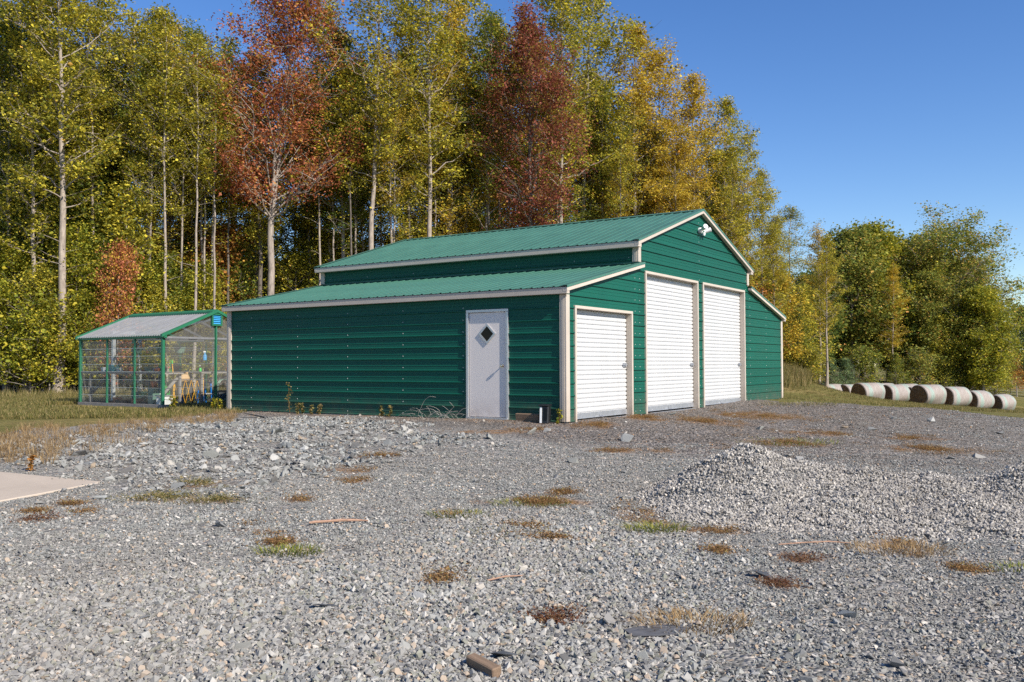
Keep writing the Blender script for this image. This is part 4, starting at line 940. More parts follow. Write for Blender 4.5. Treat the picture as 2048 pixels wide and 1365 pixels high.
# the lower, farther wood at the right
FARW = [
 (1585, 76, 'sparse', 'olive', 14.8, 'thin-crowned greyish tree just right of the tall wood', 'palebark', 1.5), (1637, 70, 'popD', 'gold', 13.0, 'slim tree with pale straight trunk in front of the right wood', 'palebark', 1.3),
 (1597, 68, 'sap2', 'yg', 8, 'short yellow-green tree beside the lean-to with a thin pale trunk', 'palebark', 1.2), (1705, 82, 'round', 'olive', 13.2, 'rounded olive tree in the middle of the right wood', 'bark', 1.1),
 (1745, 84, 'round', 'lime', 14.0, 'bright green rounded tree left of the big oak', 'bark', 1.0), (1790, 80, 'popD', 'gold', 11.0, 'slender golden-brown tree with vine-clad trunk in the right wood', 'bark', 1.4),
 (1835, 92, 'round', 'olive', 14.2, 'brownish tree behind and left of the big oak', 'darkbark', 1.0), (1905, 85, 'oak', 'olive', 13.4, 'big oak with spreading crown and leaning trunk at the right', 'bark', 1.1),
 (1965, 80, 'round', 'lime', 9.6, 'low yellow-green tree under the right side of the oak', 'bark', 1.05), (1860, 82, 'round', 'olive', 10.2, 'olive bushy tree in front of the big oak trunk', 'bark', .9),
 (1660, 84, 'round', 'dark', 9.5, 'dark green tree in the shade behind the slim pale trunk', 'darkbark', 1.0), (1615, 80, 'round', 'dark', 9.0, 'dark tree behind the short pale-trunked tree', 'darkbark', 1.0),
 (1560, 66, 'popB', 'yg', 12.5, 'yellow-green tree rising from behind the right lean-to roof', 'palebark', 1.2), (1545, 72, 'round', 'dark', 8.5, 'dark tree low behind the right lean-to', 'darkbark', 1.0),
 (1682, 86, 'round', 'yg', 11.8, 'yellow-green tree between the slim pale trunk and the olive one', 'bark', 1.1), (1722, 90, 'round', 'olive', 13.2, 'olive tree peeping over the rounded one', 'bark', 1.0), (1815, 86, 'round', 'yg', 12.6, 'yellow-green tree left of the brownish one', 'bark', 1.0), (1775, 88, 'round', 'lime', 13.4, 'bright green tree second left of the big oak', 'bark', 1.0), (1940, 92, 'round', 'olive', 13.0, 'olive tree behind the right half of the big oak', 'bark', 1.1), (2052, 125, 'round', 'olive', 11.5, 'distant olive tree cut off by the right edge', 'darkbark', 1.1), (2085, 110, 'round', 'dark', 10, 'distant dark tree outside the right edge', 'darkbark', 1.0), (2020, 118, 'sap2', 'rust', 6.0, 'distant reddish bush at the right edge by the fence', 'bark', 1.4)]
for px, D, kd, pal, h, lab, bk, wd in FARW: TP(px, D, kd, pal, h, lab, 'trees of the farther wood at the right', bk, wide=wd)
for i in range(34):
    px = random.uniform(1560, 1990); D = random.uniform(88, 108) if i % 2 else random.uniform(80, 90)
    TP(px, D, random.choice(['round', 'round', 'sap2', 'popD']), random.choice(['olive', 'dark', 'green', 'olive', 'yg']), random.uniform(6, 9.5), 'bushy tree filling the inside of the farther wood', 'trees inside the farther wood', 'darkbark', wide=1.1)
for i, (px, D, kd, pal, h, lab) in enumerate([(1662, 66, 'cedar', 'cedar', 2.9, 'grey-green cedar bush left of its twin'), (1690, 67, 'cedar', 'cedar', 3.0, 'grey-green cedar bush right of its twin'), (1622, 62, 'shrub', 'yg', 1.9, 'yellow-green shrub next to the barn lean-to'), (1790, 76, 'cedar', 'green', 3.2, 'green young cedar behind the hay bales'),
     (1893, 80, 'cedar', 'green', 2.9, 'small green cedar right of the hay bales'), (1730, 74, 'shrub', 'green', 2.6, 'green shrub behind the hay bales'), (1840, 78, 'shrub', 'olive', 2.8, 'olive shrub between the two young cedars'), (1950, 82, 'shrub', 'lime', 2.9, 'lime green shrub by the fence'), (1600, 64, 'shrub', 'olive', 2.1, 'olive shrub touching the barn corner'), (1990, 86, 'shrub', 'lime', 2.4, 'lime shrub at the right end of the wood')]):
    TP(px, D, kd, pal, h, lab, 'shrubs in front of the farther wood', 'bark', name='shrub', wide=1.25, cat='shrub')
for e, P, pal in LEAFQ:
    V, F = leaf_geo(P, .055, RNG); link('foliage', np_mesh('foliage', V, F, M['leaf_'+pal], False, {'rnd': RNG.uniform(0, 1, len(P))}), e)

# ------------------------------------------------------------------ scatter by geometry nodes (stuff)
def scatter(name, protos, P, ROT, S, IDX, label, cat, parent=None):
    col = bpy.data.collections.new(name+'_pieces')
    for i, me in enumerate(protos): col.objects.link(bpy.data.objects.new('%s_piece_%02d' % (name, i), me))
    me = bpy.data.meshes.new(name); n = len(P); me.vertices.add(n); me.vertices.foreach_set('co', np.asarray(P, np.float32).ravel())
    for nm, tp, ar, key in (('rot', 'FLOAT_VECTOR', ROT, 'vector'), ('siz', 'FLOAT_VECTOR', S, 'vector'), ('idx', 'INT', IDX, 'value')):
        a = me.attributes.new(nm, tp, 'POINT'); a.data.foreach_set(key, np.ascontiguousarray(ar, np.int32 if tp == 'INT' else np.float32).ravel())
    ng = bpy.data.node_groups.new(name, 'GeometryNodeTree')
    ng.interface.new_socket('Geometry', in_out='INPUT', socket_type='NodeSocketGeometry'); ng.interface.new_socket('Geometry', in_out='OUTPUT', socket_type='NodeSocketGeometry')
    gi, go = ng.nodes.new('NodeGroupInput'), ng.nodes.new('NodeGroupOutput'); ip = ng.nodes.new('GeometryNodeInstanceOnPoints')
    ci = ng.nodes.new('GeometryNodeCollectionInfo'); ci.inputs['Collection'].default_value = col; ci.inputs['Separate Children'].default_value = True; ci.inputs['Reset Children'].default_value = True
    def na(nm, tp):
        q = ng.nodes.new('GeometryNodeInputNamedAttribute'); q.data_type = tp; q.inputs['Name'].default_value = nm; return q.outputs['Attribute']
    lk = ng.links.new; lk(gi.outputs[0], ip.inputs['Points']); lk(ci.outputs[0], ip.inputs['Instance']); ip.inputs['Pick Instance'].default_value = True
    lk(na('idx', 'INT'), ip.inputs['Instance Index']); lk(na('rot', 'FLOAT_VECTOR'), ip.inputs['Rotation']); lk(na('siz', 'FLOAT_VECTOR'), ip.inputs['Scale']); lk(ip.outputs[0], go.inputs[0])
    o = link(name, me, parent); md = o.modifiers.new('scatter', 'NODES'); md.node_group = ng
    return tag(o, label, cat, kind='stuff')
def hull(g, npts=11, flat=.62, elong=1.35):
    """one angular crushed stone, about 1 across, as a convex hull"""
    bm = bmesh.new(); p = g.uniform(-.5, .5, (npts, 3)); p /= np.maximum(np.linalg.norm(p, axis=1)[:, None]/.62, np.abs(p).max(1)[:, None]/.46); p *= g.uniform(.8, 1.08, (npts, 1)); p *= np.array((elong, 1, flat))
    vs = [bm.verts.new(q) for q in p]; r = bmesh.ops.convex_hull(bm, input=vs)
    bmesh.ops.delete(bm, geom=[v for v in bm.verts if not v.link_faces], context='VERTS'); bmesh.ops.triangulate(bm, faces=bm.faces); bm.verts.index_update()
    V = np.array([v.co[:] for v in bm.verts]); F = np.array([[v.index for v in f.verts] for f in bm.faces]); bm.free(); return V, F
GH_ = np.random.default_rng(3); HULLS = [hull(GH_, int(GH_.integers(8, 12)), GH_.uniform(.45, .8), GH_.uniform(1.05, 1.6)) for _ in range(24)]
CLR = {'grey': [((.19, .20, .20), 5), ((.145, .155, .16), 3), ((.25, .26, .255), 5), ((.17, .19, .19), 3), ((.33, .33, .32), 2), ((.45, .43, .40), .5), ((.34, .27, .20), .25), ((.08, .085, .09), 1)],
       'mix': [((.20, .21, .21), 5), ((.165, .172, .18), 3), ((.27, .28, .28), 6), ((.35, .35, .34), 4), ((.44, .42, .39), 1.2), ((.36, .30, .24), .9), ((.33, .25, .18), .3), ((.30, .20, .12), .12), ((.085, .09, .10), .6), ((.22, .23, .20), 2)],
       'pile': [((.33, .32, .305), 6), ((.24, .235, .228), 3), ((.40, .39, .37), 5), ((.52, .50, .47), 2), ((.10, .10, .105), 1), ((.40, .30, .20), .2)],
       'rub': [((.19, .205, .205), 5), ((.13, .145, .155), 3), ((.25, .265, .265), 6), ((.33, .34, .335), 3.5), ((.46, .45, .42), 1), ((.36, .29, .21), .9), ((.08, .085, .09), 1)],
       'mill': [((.125, .112, .103), 5), ((.185, .167, .152), 4), ((.29, .27, .25), 3), ((.065, .06, .058), 3), ((.42, .38, .34), .6), ((.36, .22, .12), .4)]}
def stone_color(g, kind, n):
    c = np.array([a for a, _ in CLR[kind]]); p = np.array([b for _, b in CLR[kind]]); q = c[g.choice(len(c), n, p=p/p.sum())]
    return q*g.uniform(.82, 1.2, (n, 1))*np.array((1.05, 1.0, .93))
def euler_np(a):
    cx, sx, cy, sy, cz, sz = np.cos(a[0]), np.sin(a[0]), np.cos(a[1]), np.sin(a[1]), np.cos(a[2]), np.sin(a[2])
    return np.array([[cz, -sz, 0], [sz, cz, 0], [0, 0, 1]])@np.array([[cy, 0, sy], [0, 1, 0], [-sy, 0, cy]])@np.array([[1, 0, 0], [0, cx, -sx], [0, sx, cx]])
def clump(seed, kind, smin, smax, n, w_, tilt=.45, sink=.18):
    """a handful of stones over a patch w_ wide, as one mesh"""
    g = np.random.default_rng(seed); Vs, Fs, Cs, o = [], [], [], 0
    for k in range(n):
        V, F = HULLS[int(g.integers(0, 24))]; s = smin*(smax/smin)**(g.beta(1.0, 2.3)); A = euler_np((g.normal(0, tilt), g.normal(0, tilt), g.uniform(0, 6.28)))
        q = g.uniform(-.5, .5, 2)*w_; V2 = V@A.T*s; V2 = V2+np.array((q[0], q[1], -V2[:, 2].min()-s*g.uniform(sink*.3, sink*2)))
        Vs.append(V2); Fs.append(F+o); o += len(V2); Cs.append(np.repeat(stone_color(g, kind, 1), len(F), 0))
    return np_mesh('clump', np.concatenate(Vs), np.concatenate(Fs), M['stone'], False, {'col': np.concatenate(Cs)})
CLUMPS = {'fine': [clump(100+i, 'grey', .009, .030, 42, .17) for i in range(10)], 'coarse': [clump(200+i, 'mix', .011, .050, 46, .22) for i in range(14)],
          'pile': [clump(300+i, 'pile', .018, .042, 28, .17, .9) for i in range(10)], 'rub': [clump(400+i, 'rub', .018, .095, 26, .38, .7) for i in range(14)],
          'mill': [clump(500+i, 'mill', .010, .030, 22, .22) for i in range(8)], 'odd': [clump(600+i, 'mix', .03, .085, 1, .01) for i in range(16)]}
# the heap of crushed stone
HEAP = [(2.52, 9.65, .66, .56), (3.1, 9.5, .47, .42), (3.7, 9.45, .44, .40), (4.3, 9.35, .42, .38), (4.75, 9.2, .28, .34), (5.3, 9.15, .60, .56), (6.0, 9.0, .46, .42), (6.8, 8.9, .40, .40), (3.2, 8.7, .26, .26), (4.3, 8.5, .24, .24), (5.3, 8.3, .30, .30), (2.3, 8.8, .20, .22), (6.3, 8.1, .25, .26)]
def heap_h(x, y):
    e = np.zeros(np.shape(x))
    for a, b, h, s in HEAP:
        d = np.sqrt((x-a)**2+((y-b)*1.0)**2+.012); e = e+np.exp(np.clip((h-s*(d-.1)), -1, 2)*16)
    h = np.log(e+1)/16-.045+.016*np.sin(x*6+2*np.sin(y*4))*np.sin(y*7+x)+.01*np.sin(x*17+y*5)*np.sin(y*15)
    return h
hx, hy = np.meshgrid(np.arange(.6, 9.0, .06), np.arange(6.0, 12.2, .06)); hh = heap_h(hx, hy)-.03; hz = gz(hx, hy)+hh
idx = np.arange(hx.size).reshape(hx.shape); F = np.stack([idx[:-1, :-1], idx[:-1, 1:], idx[1:, 1:], idx[1:, :-1]], -1).reshape(-1, 4)
kp = (hh.ravel()[F] > -.06).any(1); F = F[kp]; us = np.unique(F); mp = -np.ones(hx.size, int); mp[us] = np.arange(len(us)); F = mp[F]
pm = paint('heap_fines', (.17, .168, .16), .95, .2, 30, .15, bumps=.8)
heap = tag(link('gravel_heap', np_mesh('gravel_heap', np.c_[hx.ravel(), hy.ravel(), hz.ravel()][us], F, pm, True)), 'long low heap of loose grey crushed stone at the right', 'gravel heap')
g = np.random.default_rng(5); n = 5200
X = g.uniform(.8, 8.6, n*2); Y = g.uniform(6.3, 11.6, n*2); H = heap_h(X, Y)-.03; k = H > .0; X, Y, H = X[k], Y[k], H[k]
e = .03; nx = (heap_h(X+e, Y)-heap_h(X-e, Y))/(2*e); ny = (heap_h(X, Y+e)-heap_h(X, Y-e))/(2*e)
Z = gz(X, Y)+H; yaw = g.uniform(0, 6.28, len(X))
# tilt the clump to the slope, then turn it: euler from the slope frame
rot = np.zeros((len(X), 3))
for i in range(len(X)):
    nrm = Vector((-nx[i], -ny[i], 1)).normalized(); q = Vector((0, 0, 1)).rotation_difference(nrm) @ Matrix.Rotation(yaw[i], 3, 'Z').to_quaternion(); rot[i] = q.to_euler()[:]
sc_ = np.repeat(g.uniform(.85, 1.25, (len(X), 1)), 3, 1)
so = scatter('loose_stone', CLUMPS['pile'], np.c_[X, Y, Z], rot, sc_, g.integers(0, 10, len(X)), 'loose grey crushed stones covering the heap', None, heap)

# gravel over the yard ------------------------------------------------
def in_view(x, y, margin=420, z=None):
    px, py = project(x, y, gz(x, y) if z is None else z); return (px > -margin) & (px < 2048+margin) & (py < 1365+margin) & (y > .5)
SLAB_P = [ground_at(*p)[:2] for p in ((-260, 1046), (0, 1008), (207, 968), (0, 950), (-260, 925))]
def outside_stuff(x, y):
    u, v = barn_uv(x, y); a = ~((u > -.06) & (u < W+.06) & (v > -.02) & (v < L+.02)); gu, gv = (x-GA[0])*UD[0]+(y-GA[1])*UD[1], (x-GA[0])*VD[0]+(y-GA[1])*VD[1]
    a &= ~((gu > -.1) & (gu < GW+.1) & (gv > -.1) & (gv < GL+.1)); a &= sdist(x, y, SLAB_P) < -.02
    return a & (sdist(x, y, GRAVEL)+wob(x, y)*.6 > .1)
def sample(n, x0, x1, y0, y1, dens, seed):
    g = np.random.default_rng(seed); x = g.uniform(x0, x1, n); y = g.uniform(y0, y1, n); k = in_view(x, y); x, y = x[k], y[k]
    k = outside_stuff(x, y) & (heap_h(x, y) < .05); x, y = x[k], y[k]; k = g.uniform(0, 1, len(x)) < dens(x, y); return x[k], y[k], g
def coarse_w(x, y): return np.clip(.5+1.1*(sdist(x, y, COARSE)+wob(x, y, .8)*.9), 0, 1)
def rub_w(x, y): return np.clip(.5+1.2*(sdist(x, y, RUBBLE)+wob(x, y, .8)*.7), 0, 1)
def mill_w(x, y): return np.clip(.5+1.2*(sdist(x, y, MILL)+wob(x, y)*.5), 0, 1)
def pat_w(x, y): return np.clip(.5+.9*wob(x*.7+5, y*1.1, .6), .12, 1)
def lay(name, key, n, box, dens, seed, label, smin=.85, smax=1.25, parent=None):
    x, y, g = sample(n, *box, dens, seed); z = gz(x, y)+.016; s = g.uniform(smin, smax, (len(x), 1))
    return scatter(name, CLUMPS[key], np.c_[x, y, z], np.c_[np.zeros((len(x), 2)), g.uniform(0, 6.28, len(x))], np.repeat(s, 3, 1)*np.array((1, 1, .75 if key == 'rub' else 1)), g.integers(0, len(CLUMPS[key]), len(x)), label, 'gravel')
wd_ = lambda x, y: np.clip((13-y)/4, .25, 1)
lay('fine_gravel', 'fine', 21000, (-7.5, 9, 3, 14), lambda x, y: (1-coarse_w(x, y)*.8)*(1-rub_w(x, y)*.8)*np.where(dirt(x, y) > .35, .3, 1)*np.clip((14-y)/3, .2, 1), 21, 'fine grey-green gravel spread over the yard')
lay('coarse_gravel', 'coarse', 13000, (-5, 5, 3, 9), lambda x, y: np.clip(coarse_w(x, y)+.06, 0, 1)*np.where(dirt(x, y) > .4, .4, 1), 22, 'coarser mixed grey, white and tan gravel in the foreground')
lay('fine_gravel', 'fine', 15000, (3, 22, 10, 30), lambda x, y: np.clip(np.maximum(-barn_uv(x, y)[1]-2.5, 0)*.12, 0, .7), 26, 'grey gravel mixed into the brown ground at the right')
lay('rubble_stone', 'rub', 9000, (-15, 3, 8.5, 24), lambda x, y: rub_w(x, y)*.75*pat_w(x*1.3, y*1.3)**.5, 23, 'grey broken rubble spread before the long wall')
lay('dark_gravel', 'mill', 22000, (-8, 22, 10, 32), lambda x, y: mill_w(x, y)*.8*np.clip(1.2-np.maximum(-barn_uv(x, y)[1]-2.5, 0)*.13, .3, 1), 24, 'fine purplish-brown gravel around the barn')
x, y, g = sample(7500, -9, 22, 3.5, 30, lambda x, y: .6*np.clip(1.1-y/26, .25, 1)*pat_w(x, y), 25); z = gz(x, y)+.02
scatter('stray_stone', CLUMPS['odd'], np.c_[x, y, z], np.c_[g.normal(0, .2, (len(x), 2)), g.uniform(0, 6.28, len(x))], np.repeat(g.uniform(.5, 1.5, (len(x), 1)), 3, 1), g.integers(0, 16, len(x)), 'single larger stones strewn over the gravel', 'gravel')
# the largest stones, each a piece of its own
g = np.random.default_rng(41); SM = []
for i in range(20):
    V, F = HULLS[i]; V = V*1.0
    SM.append([np_mesh('stone', V, F, M['stone'], False, {'col': np.repeat(stone_color(g, 'rub', 1), len(F), 0)}) for _ in range(3)])
def put_stone(x, y, s, tilt=.35, z=None):
    me = SM[int(g.integers(0, 20))][int(g.integers(0, 3))]; hgt = .28*s
    return link('stone', me, yard, (x, y, (float(gz(x, y)) if z is None else z)+.012+hgt*.35), (g.normal(0, tilt), g.normal(0, tilt), g.uniform(0, 6.28)), (s, s, s*.9))
cnt = 0
while cnt < 165:
    px, py = g.uniform(0, 1000), g.uniform(845, 985); x, y, z = ground_at(px, py)
    if rub_w(np.array([x]), np.array([y]))[0] < .55 or not outside_stuff(np.array([x]), np.array([y]))[0]: continue
    put_stone(x, y, g.uniform(.09, .16), .5); cnt += 1
while cnt < 265:
    px, py = g.uniform(0, 1280), g.uniform(1080, 1360); x, y, z = ground_at(px, py)
    if coarse_w(np.array([x]), np.array([y]))[0] < .5: continue
    put_stone(x, y, g.uniform(.045, .085), .6); cnt += 1
for px, py, s in [(1250, 885, .22), (1345, 832, .18), (1790, 840, .2), (1690, 858, .16), (1745, 862, .2), (1860, 845, .2), (1580, 916, .16), (1600, 922, .12), (1900, 920, .16), (1960, 918, .18), (1150, 928, .2), (2000, 870, .16), (1520, 862, .2), (350, 998, .18), (205, 1000, .16), (555, 868, .26), (160, 912, .24), (420, 918, .24), (1062, 870, .2), (1095, 866, .14), (980, 880, .18), (1700, 1240, .09), (1290, 1330, .1)]:
    x, y, z = ground_at(px, py); put_stone(x, y, s)

# ------------------------------------------------------------------ concrete pad
P = np.array(SLAB_P); zs_ = gz(P[:, 0], P[:, 1])+.022; n = len(P); A_ = np.c_[P, np.ones(n)]; co_ = np.linalg.lstsq(A_, zs_, rcond=None)[0]; zs_ = A_@co_+.01
mb = MB(); mb.add([(a, b, z-.2) for (a, b), z in zip(P, zs_)]+[(a, b, z) for (a, b), z in zip(P, zs_)], [tuple(range(n))[::-1], tuple(range(n, 2*n))]+[(i, (i+1) % n, n+(i+1) % n, n+i) for i in range(n)])
tag(mb.obj('concrete_pad', M['concrete'], None, bevel=.01), 'corner of a pale beige concrete pad at the left', 'concrete pad', kind='structure')

# ------------------------------------------------------------------ grass and weeds
def tuft_mesh(seed, nb, h, spread, wd, mat, droop=.5):
    g = np.random.default_rng(seed); V = []; F = []; rn = []
    for k in range(nb):
        a = g.uniform(0, 6.28); r = spread*math.sqrt(g.uniform(0, 1)); b = np.array((math.cos(a)*r, math.sin(a)*r, 0)); a2 = a+g.normal(0, .7); ln = h*g.uniform(.5, 1.15)
        d = np.array((math.cos(a2), math.sin(a2), 0))*g.uniform(.1, droop); s = np.array((-math.sin(a2), math.cos(a2), 0))*wd*.5; i = len(V)
        m1 = b+d*ln*.35+np.array((0, 0, ln*.6)); tp = b+d*ln+np.array((0, 0, ln*g.uniform(.75, 1.0)))
        V += [b-s, b+s, m1+s*.8, m1-s*.8, tp+s*.1, tp-s*.1]; F += [(i, i+1, i+2, i+3), (i+3, i+2, i+4, i+5)]; q = g.uniform(0, 1); rn += [q, q]
    return np_mesh('tuft', np.array(V), np.array(F), mat, False, {'rnd': np.array(rn)})
TUFT = {'grass': [tuft_mesh(700+i, 26, .12, .16, .010, M['leaf_grass']) for i in range(6)], 'tall': [tuft_mesh(710+i, 30, .5, .2, .012, M['leaf_grass'], .4) for i in range(5)],
        'straw': [tuft_mesh(720+i, 26, .22, .12, .007, M['leaf_straw'], .8) for i in range(5)], 'vivid': [tuft_mesh(730+i, 30, .15, .08, .008, M['leaf_vivid'], .9) for i in range(5)]}
def mossy(seed, mat, n=150, r=.13, h=.016, sz=.012):
    g = np.random.default_rng(seed); P = np.c_[g.normal(0, r*.5, (n, 2)), np.abs(g.normal(0, h, n))+.004]; V, F = leaf_geo(P, sz, g, .6, .6); return np_mesh('moss', V, F, mat, False, {'rnd': g.uniform(0, 1, n)})
MOSS = {'moss': [mossy(740+i, M['leaf_moss']) for i in range(5)], 'red': [mossy(750+i, M['leaf_redmoss']) for i in range(4)], 'mix': [mossy(760+i, M['leaf_grass'], 130, .13, .02, .014) for i in range(4)]}
def put(name, protos, x, y, g, label, cat, smin=.7, smax=1.3, dz=0.0):
    z = gz(x, y)+dz; s = g.uniform(smin, smax, (len(x), 1))
    return scatter(name, protos, np.c_[x, y, z], np.c_[g.normal(0, .12, (len(x), 2)), g.uniform(0, 6.28, len(x))], np.repeat(s, 3, 1), g.integers(0, len(protos), len(x)), label, cat)
g = np.random.default_rng(61)
def field_pts(n, x0, x1, y0, y1, mind=.0, g=g):
    x = g.uniform(x0, x1, n); y = g.uniform(y0, y1, n); k = in_view(x, y, 80); x, y = x[k], y[k]
    gu, gv = (x-GA[0])*UD[0]+(y-GA[1])*UD[1], (x-GA[0])*VD[0]+(y-GA[1])*VD[1]; u, v = barn_uv(x, y)
    k = (sdist(x, y, GRAVEL)+wob(x, y)*.6 < mind) & ~((gu > -.15) & (gu < GW+.15) & (gv > -.15) & (gv < GL+.15)) & ~((u > -.2) & (u < W+.2) & (v > -.1) & (v < L+.2)); return x[k], y[k]
xa, ya = field_pts(22000, -22, -3, 19, 36, .1); gu, gv = (xa-GA[0])*UD[0]+(ya-GA[1])*UD[1], (xa-GA[0])*VD[0]+(ya-GA[1])*VD[1]; k = ~((gu < .2) & (gu > -1.6) & (gv > -2) & (gv < GL+.3)); xa, ya = xa[k], ya[k]; put('field_grass', TUFT['grass'], xa, ya, g, 'mown yellow-green grass left of and behind the greenhouse', 'grass', .5, 1.2)
xb, yb = field_pts(26000, 7, 50, 26, 76, .3); put('field_grass', TUFT['grass'], xb, yb, g, 'short grass of the field around the hay bales', 'grass', .4, 1.0)
xc, yc = field_pts(2600, -22, -8, 26, 35); k = yc > 30; k &= g.uniform(0, 1, len(k)) < .4; put('tall_grass', TUFT['tall'], xc[k], yc[k], g, 'tall unmown grass at the foot of the left wood', 'grass', .4, .9)
pxd = g.uniform(1562, 1730, 2600); yd = g.uniform(67, 76, 2600); yd = np.where(pxd < 1640, yd-g.uniform(0, 14, 2600)*(pxd < 1615), yd); xd = (pxd-1024)/F_PX*yd; k = yd > 0; put('tall_grass', TUFT['tall'], xd[k], yd[k], g, 'tall brownish grass in front of the farther wood', 'grass', .8, 2.2)
# dry weeds on the bank at the left
q = np.array([ground_at(g.uniform(-40, 330), g.uniform(838, 935))[:2] for _ in range(1100)]); pxq, pyq = project(q[:, 0], q[:, 1], gz(q[:, 0], q[:, 1]))
k = (g.uniform(0, 1, len(q)) < np.clip(1.25-(pyq-838)/95-(pxq-60)/330, 0, 1)) & outside_stuff(q[:, 0]*1, q[:, 1]*1); q1 = q[k]
put('dry_weeds', TUFT['straw'], q1[:, 0], q1[:, 1], g, 'dry reddish-brown weeds on the stony bank at the left', 'weeds', .3, .95)
q = np.array([ground_at(g.uniform(100, 470), g.uniform(822, 850))[:2] for _ in range(700)]); k = outside_stuff(q[:, 0], q[:, 1]); put('dry_weeds', TUFT['straw'], q[k, 0], q[k, 1], g, 'straw-coloured weeds along the greenhouse sill', 'weeds', .25, .7)
pm_, pr_, px_ = [], [], []
for a, b, rx, ry, kd in PATCH:
    rx, ry = rx*1.25, ry*1.35; n = int(np.clip(rx*ry*110, 14, 300)); t = np.abs(g.normal(0, .55, n)); an = g.uniform(0, 6.28, n); xx = a+rx*t*np.cos(an); yy = b+ry*t*np.sin(an); kk = outside_stuff(xx, yy) & (g.uniform(0, 1, n) < .15+.85*(wob(xx*3, yy*3) > -.05)); w_ = np.c_[xx, yy][kk]
    {'moss': pm_, 'vivid': pm_, 'red': pr_, 'mix': px_, 'straw': pm_}[kd].append(w_)
for nm, lst, key, lab in (('creeping_weed', pm_, 'moss', 'rust-brown creeping weeds in patches on the gravel'), ('creeping_weed', pr_, 'red', 'reddish creeping weeds in small patches on the gravel'), ('creeping_weed', px_, 'mix', 'olive low weeds in patches near the concrete pad')):
    q = np.concatenate(lst); put(nm, MOSS[key], q[:, 0], q[:, 1], g, lab, 'weeds', .7, 1.4, .02)
def blades(name, x, y, n, h, sp, pal, label, droop=1.9, wd=.0042, sx=1.6):
    n = int(n*1.5); h *= .52; sp *= 1.3
    me = tuft_mesh(int(abs(x*977+y*331)) % 9999, n, h, sp, wd, M['leaf_'+pal], droop); me.name = name
    return tag(link(name, me, None, (x, y, float(gz(x, y))+.012), (0, 0, 0), (sx, 1, 1)), label, 'grass tuft', kind='stuff' if sp > .22 else None)
for px, py, n, h, sp, pal, lab in [(1308, 1066, 260, .15, .13, 'vivid', 'vivid green grass tuft at the foot of the gravel heap'), (577, 1112, 220, .13, .13, 'vivid', 'yellow-green grass tuft alone on the gravel at left centre'), (1060, 1012, 200, .11, .2, 'vivid', 'yellowish grass tuft in the middle of the yard'),
      (920, 1035, 150, .10, .16, 'vivid', 'small yellowish grass tuft left of the middle one'), (1385, 1258, 260, .14, .16, 'straw', 'dead straw tuft on a scrap of black cloth in the foreground'), (1800, 1108, 240, .15, .2, 'straw', 'dry brown grass tuft before the gravel heap'),
      (2032, 1145, 90, .1, .1, 'vivid', 'little green tuft at the right edge'), (1570, 888, 260, .14, .45, 'vivid', 'strip of green grass behind the heap peak'), (1850, 905, 220, .12, .6, 'straw', 'strip of dry grass behind the heap'), (430, 1003, 220, .09, .28, 'grass', 'olive weed mat right of the concrete pad'), (320, 1000, 220, .09, .28, 'grass', 'olive weed mat nearest the concrete pad tip'),
      (1030, 1070, 200, .06, .25, 'grass', 'brownish green weed mat below the yellowish tufts'), (1600, 812, 240, .3, .5, 'grass', 'grass growing at the foot of the far lean-to')]:
    x, y, z = ground_at(px, py); blades('grass_tuft', x, y, n, h, sp, pal, lab)
# weed stalks at the wall
def stalk(px, py, h, label, pal='grass', n=1, dry=True):
    x, y, z = ground_at(px, py)
    if 460 < px < 1122:                         # stands at the foot of the long wall
        vs = np.linspace(0, 9.2, 400); q = BC[:, None]+UD[:, None]*-.16+VD[:, None]*vs; pp = project(q[0], q[1], gz(q[0], q[1]))[0]; k = int(np.argmin(np.abs(pp-px))); x, y = float(q[0][k]), float(q[1][k]); z = float(gz(x, y))
    e = tag(empty('weed_stalk', (x, y, z)), label, 'weed'); mb = MB(); LPs = []
    for q in range(n):
        dx, dy = random.uniform(-.12, .12)*(n > 1), random.uniform(-.05, .05); pts = [(dx, dy, 0)]
        for k in range(6): pts.append((pts[-1][0]+random.uniform(-.04, .05)*h, pts[-1][1]+random.uniform(-.03, .03)*h, h*(k+1)/6))
        mb.tube(pts, [.010, .009, .008, .007, .006, .005, .003], 5)
        for p in pts[1:]:
            for s in range(3): qd = (p[0]+random.uniform(-.16, .16)*h, p[1]+random.uniform(-.1, .1)*h, p[2]+random.uniform(0, .12)*h); mb.tube([p, qd], .003, 4); LPs.append(qd); LPs.append(tuple((a+b)/2 for a, b in zip(p, qd)))
    mb.obj('stem', M['leaf_straw'] if dry else M['leaf_green'], e); P = np.repeat(np.array(LPs), 2, 0)+RNG.normal(0, .015, (len(LPs)*2, 3)); V, F = leaf_geo(P, .045, RNG)
    link('foliage', np_mesh('foliage', V, F, M['leaf_'+pal], False, {'rnd': RNG.uniform(0, 1, len(P))}), e)
stalk(580, 826, .62, 'tall thin dry weed against the green wall'); stalk(598, 827, .22, 'short weed right of the tall dry weed', n=2); stalk(628, 828, .2, 'small dry weed third from the wall end', n=2); stalk(775, 833, .22, 'small dry weed in the middle of the long wall', n=2)
stalk(425, 822, .28, 'green weed by the greenhouse door', 'lime', 2); stalk(438, 824, .26, 'green weed nearest the barn corner trim', 'lime', 2); stalk(352, 820, .3, 'green weed at the greenhouse corner post', 'lime', 3); stalk(1118, 850, .25, 'yellow-green weed at the near barn corner', 'lime', 1); stalk(62, 945, .2, 'rust-leaved seedling beside the concrete pad', 'rust', 1)
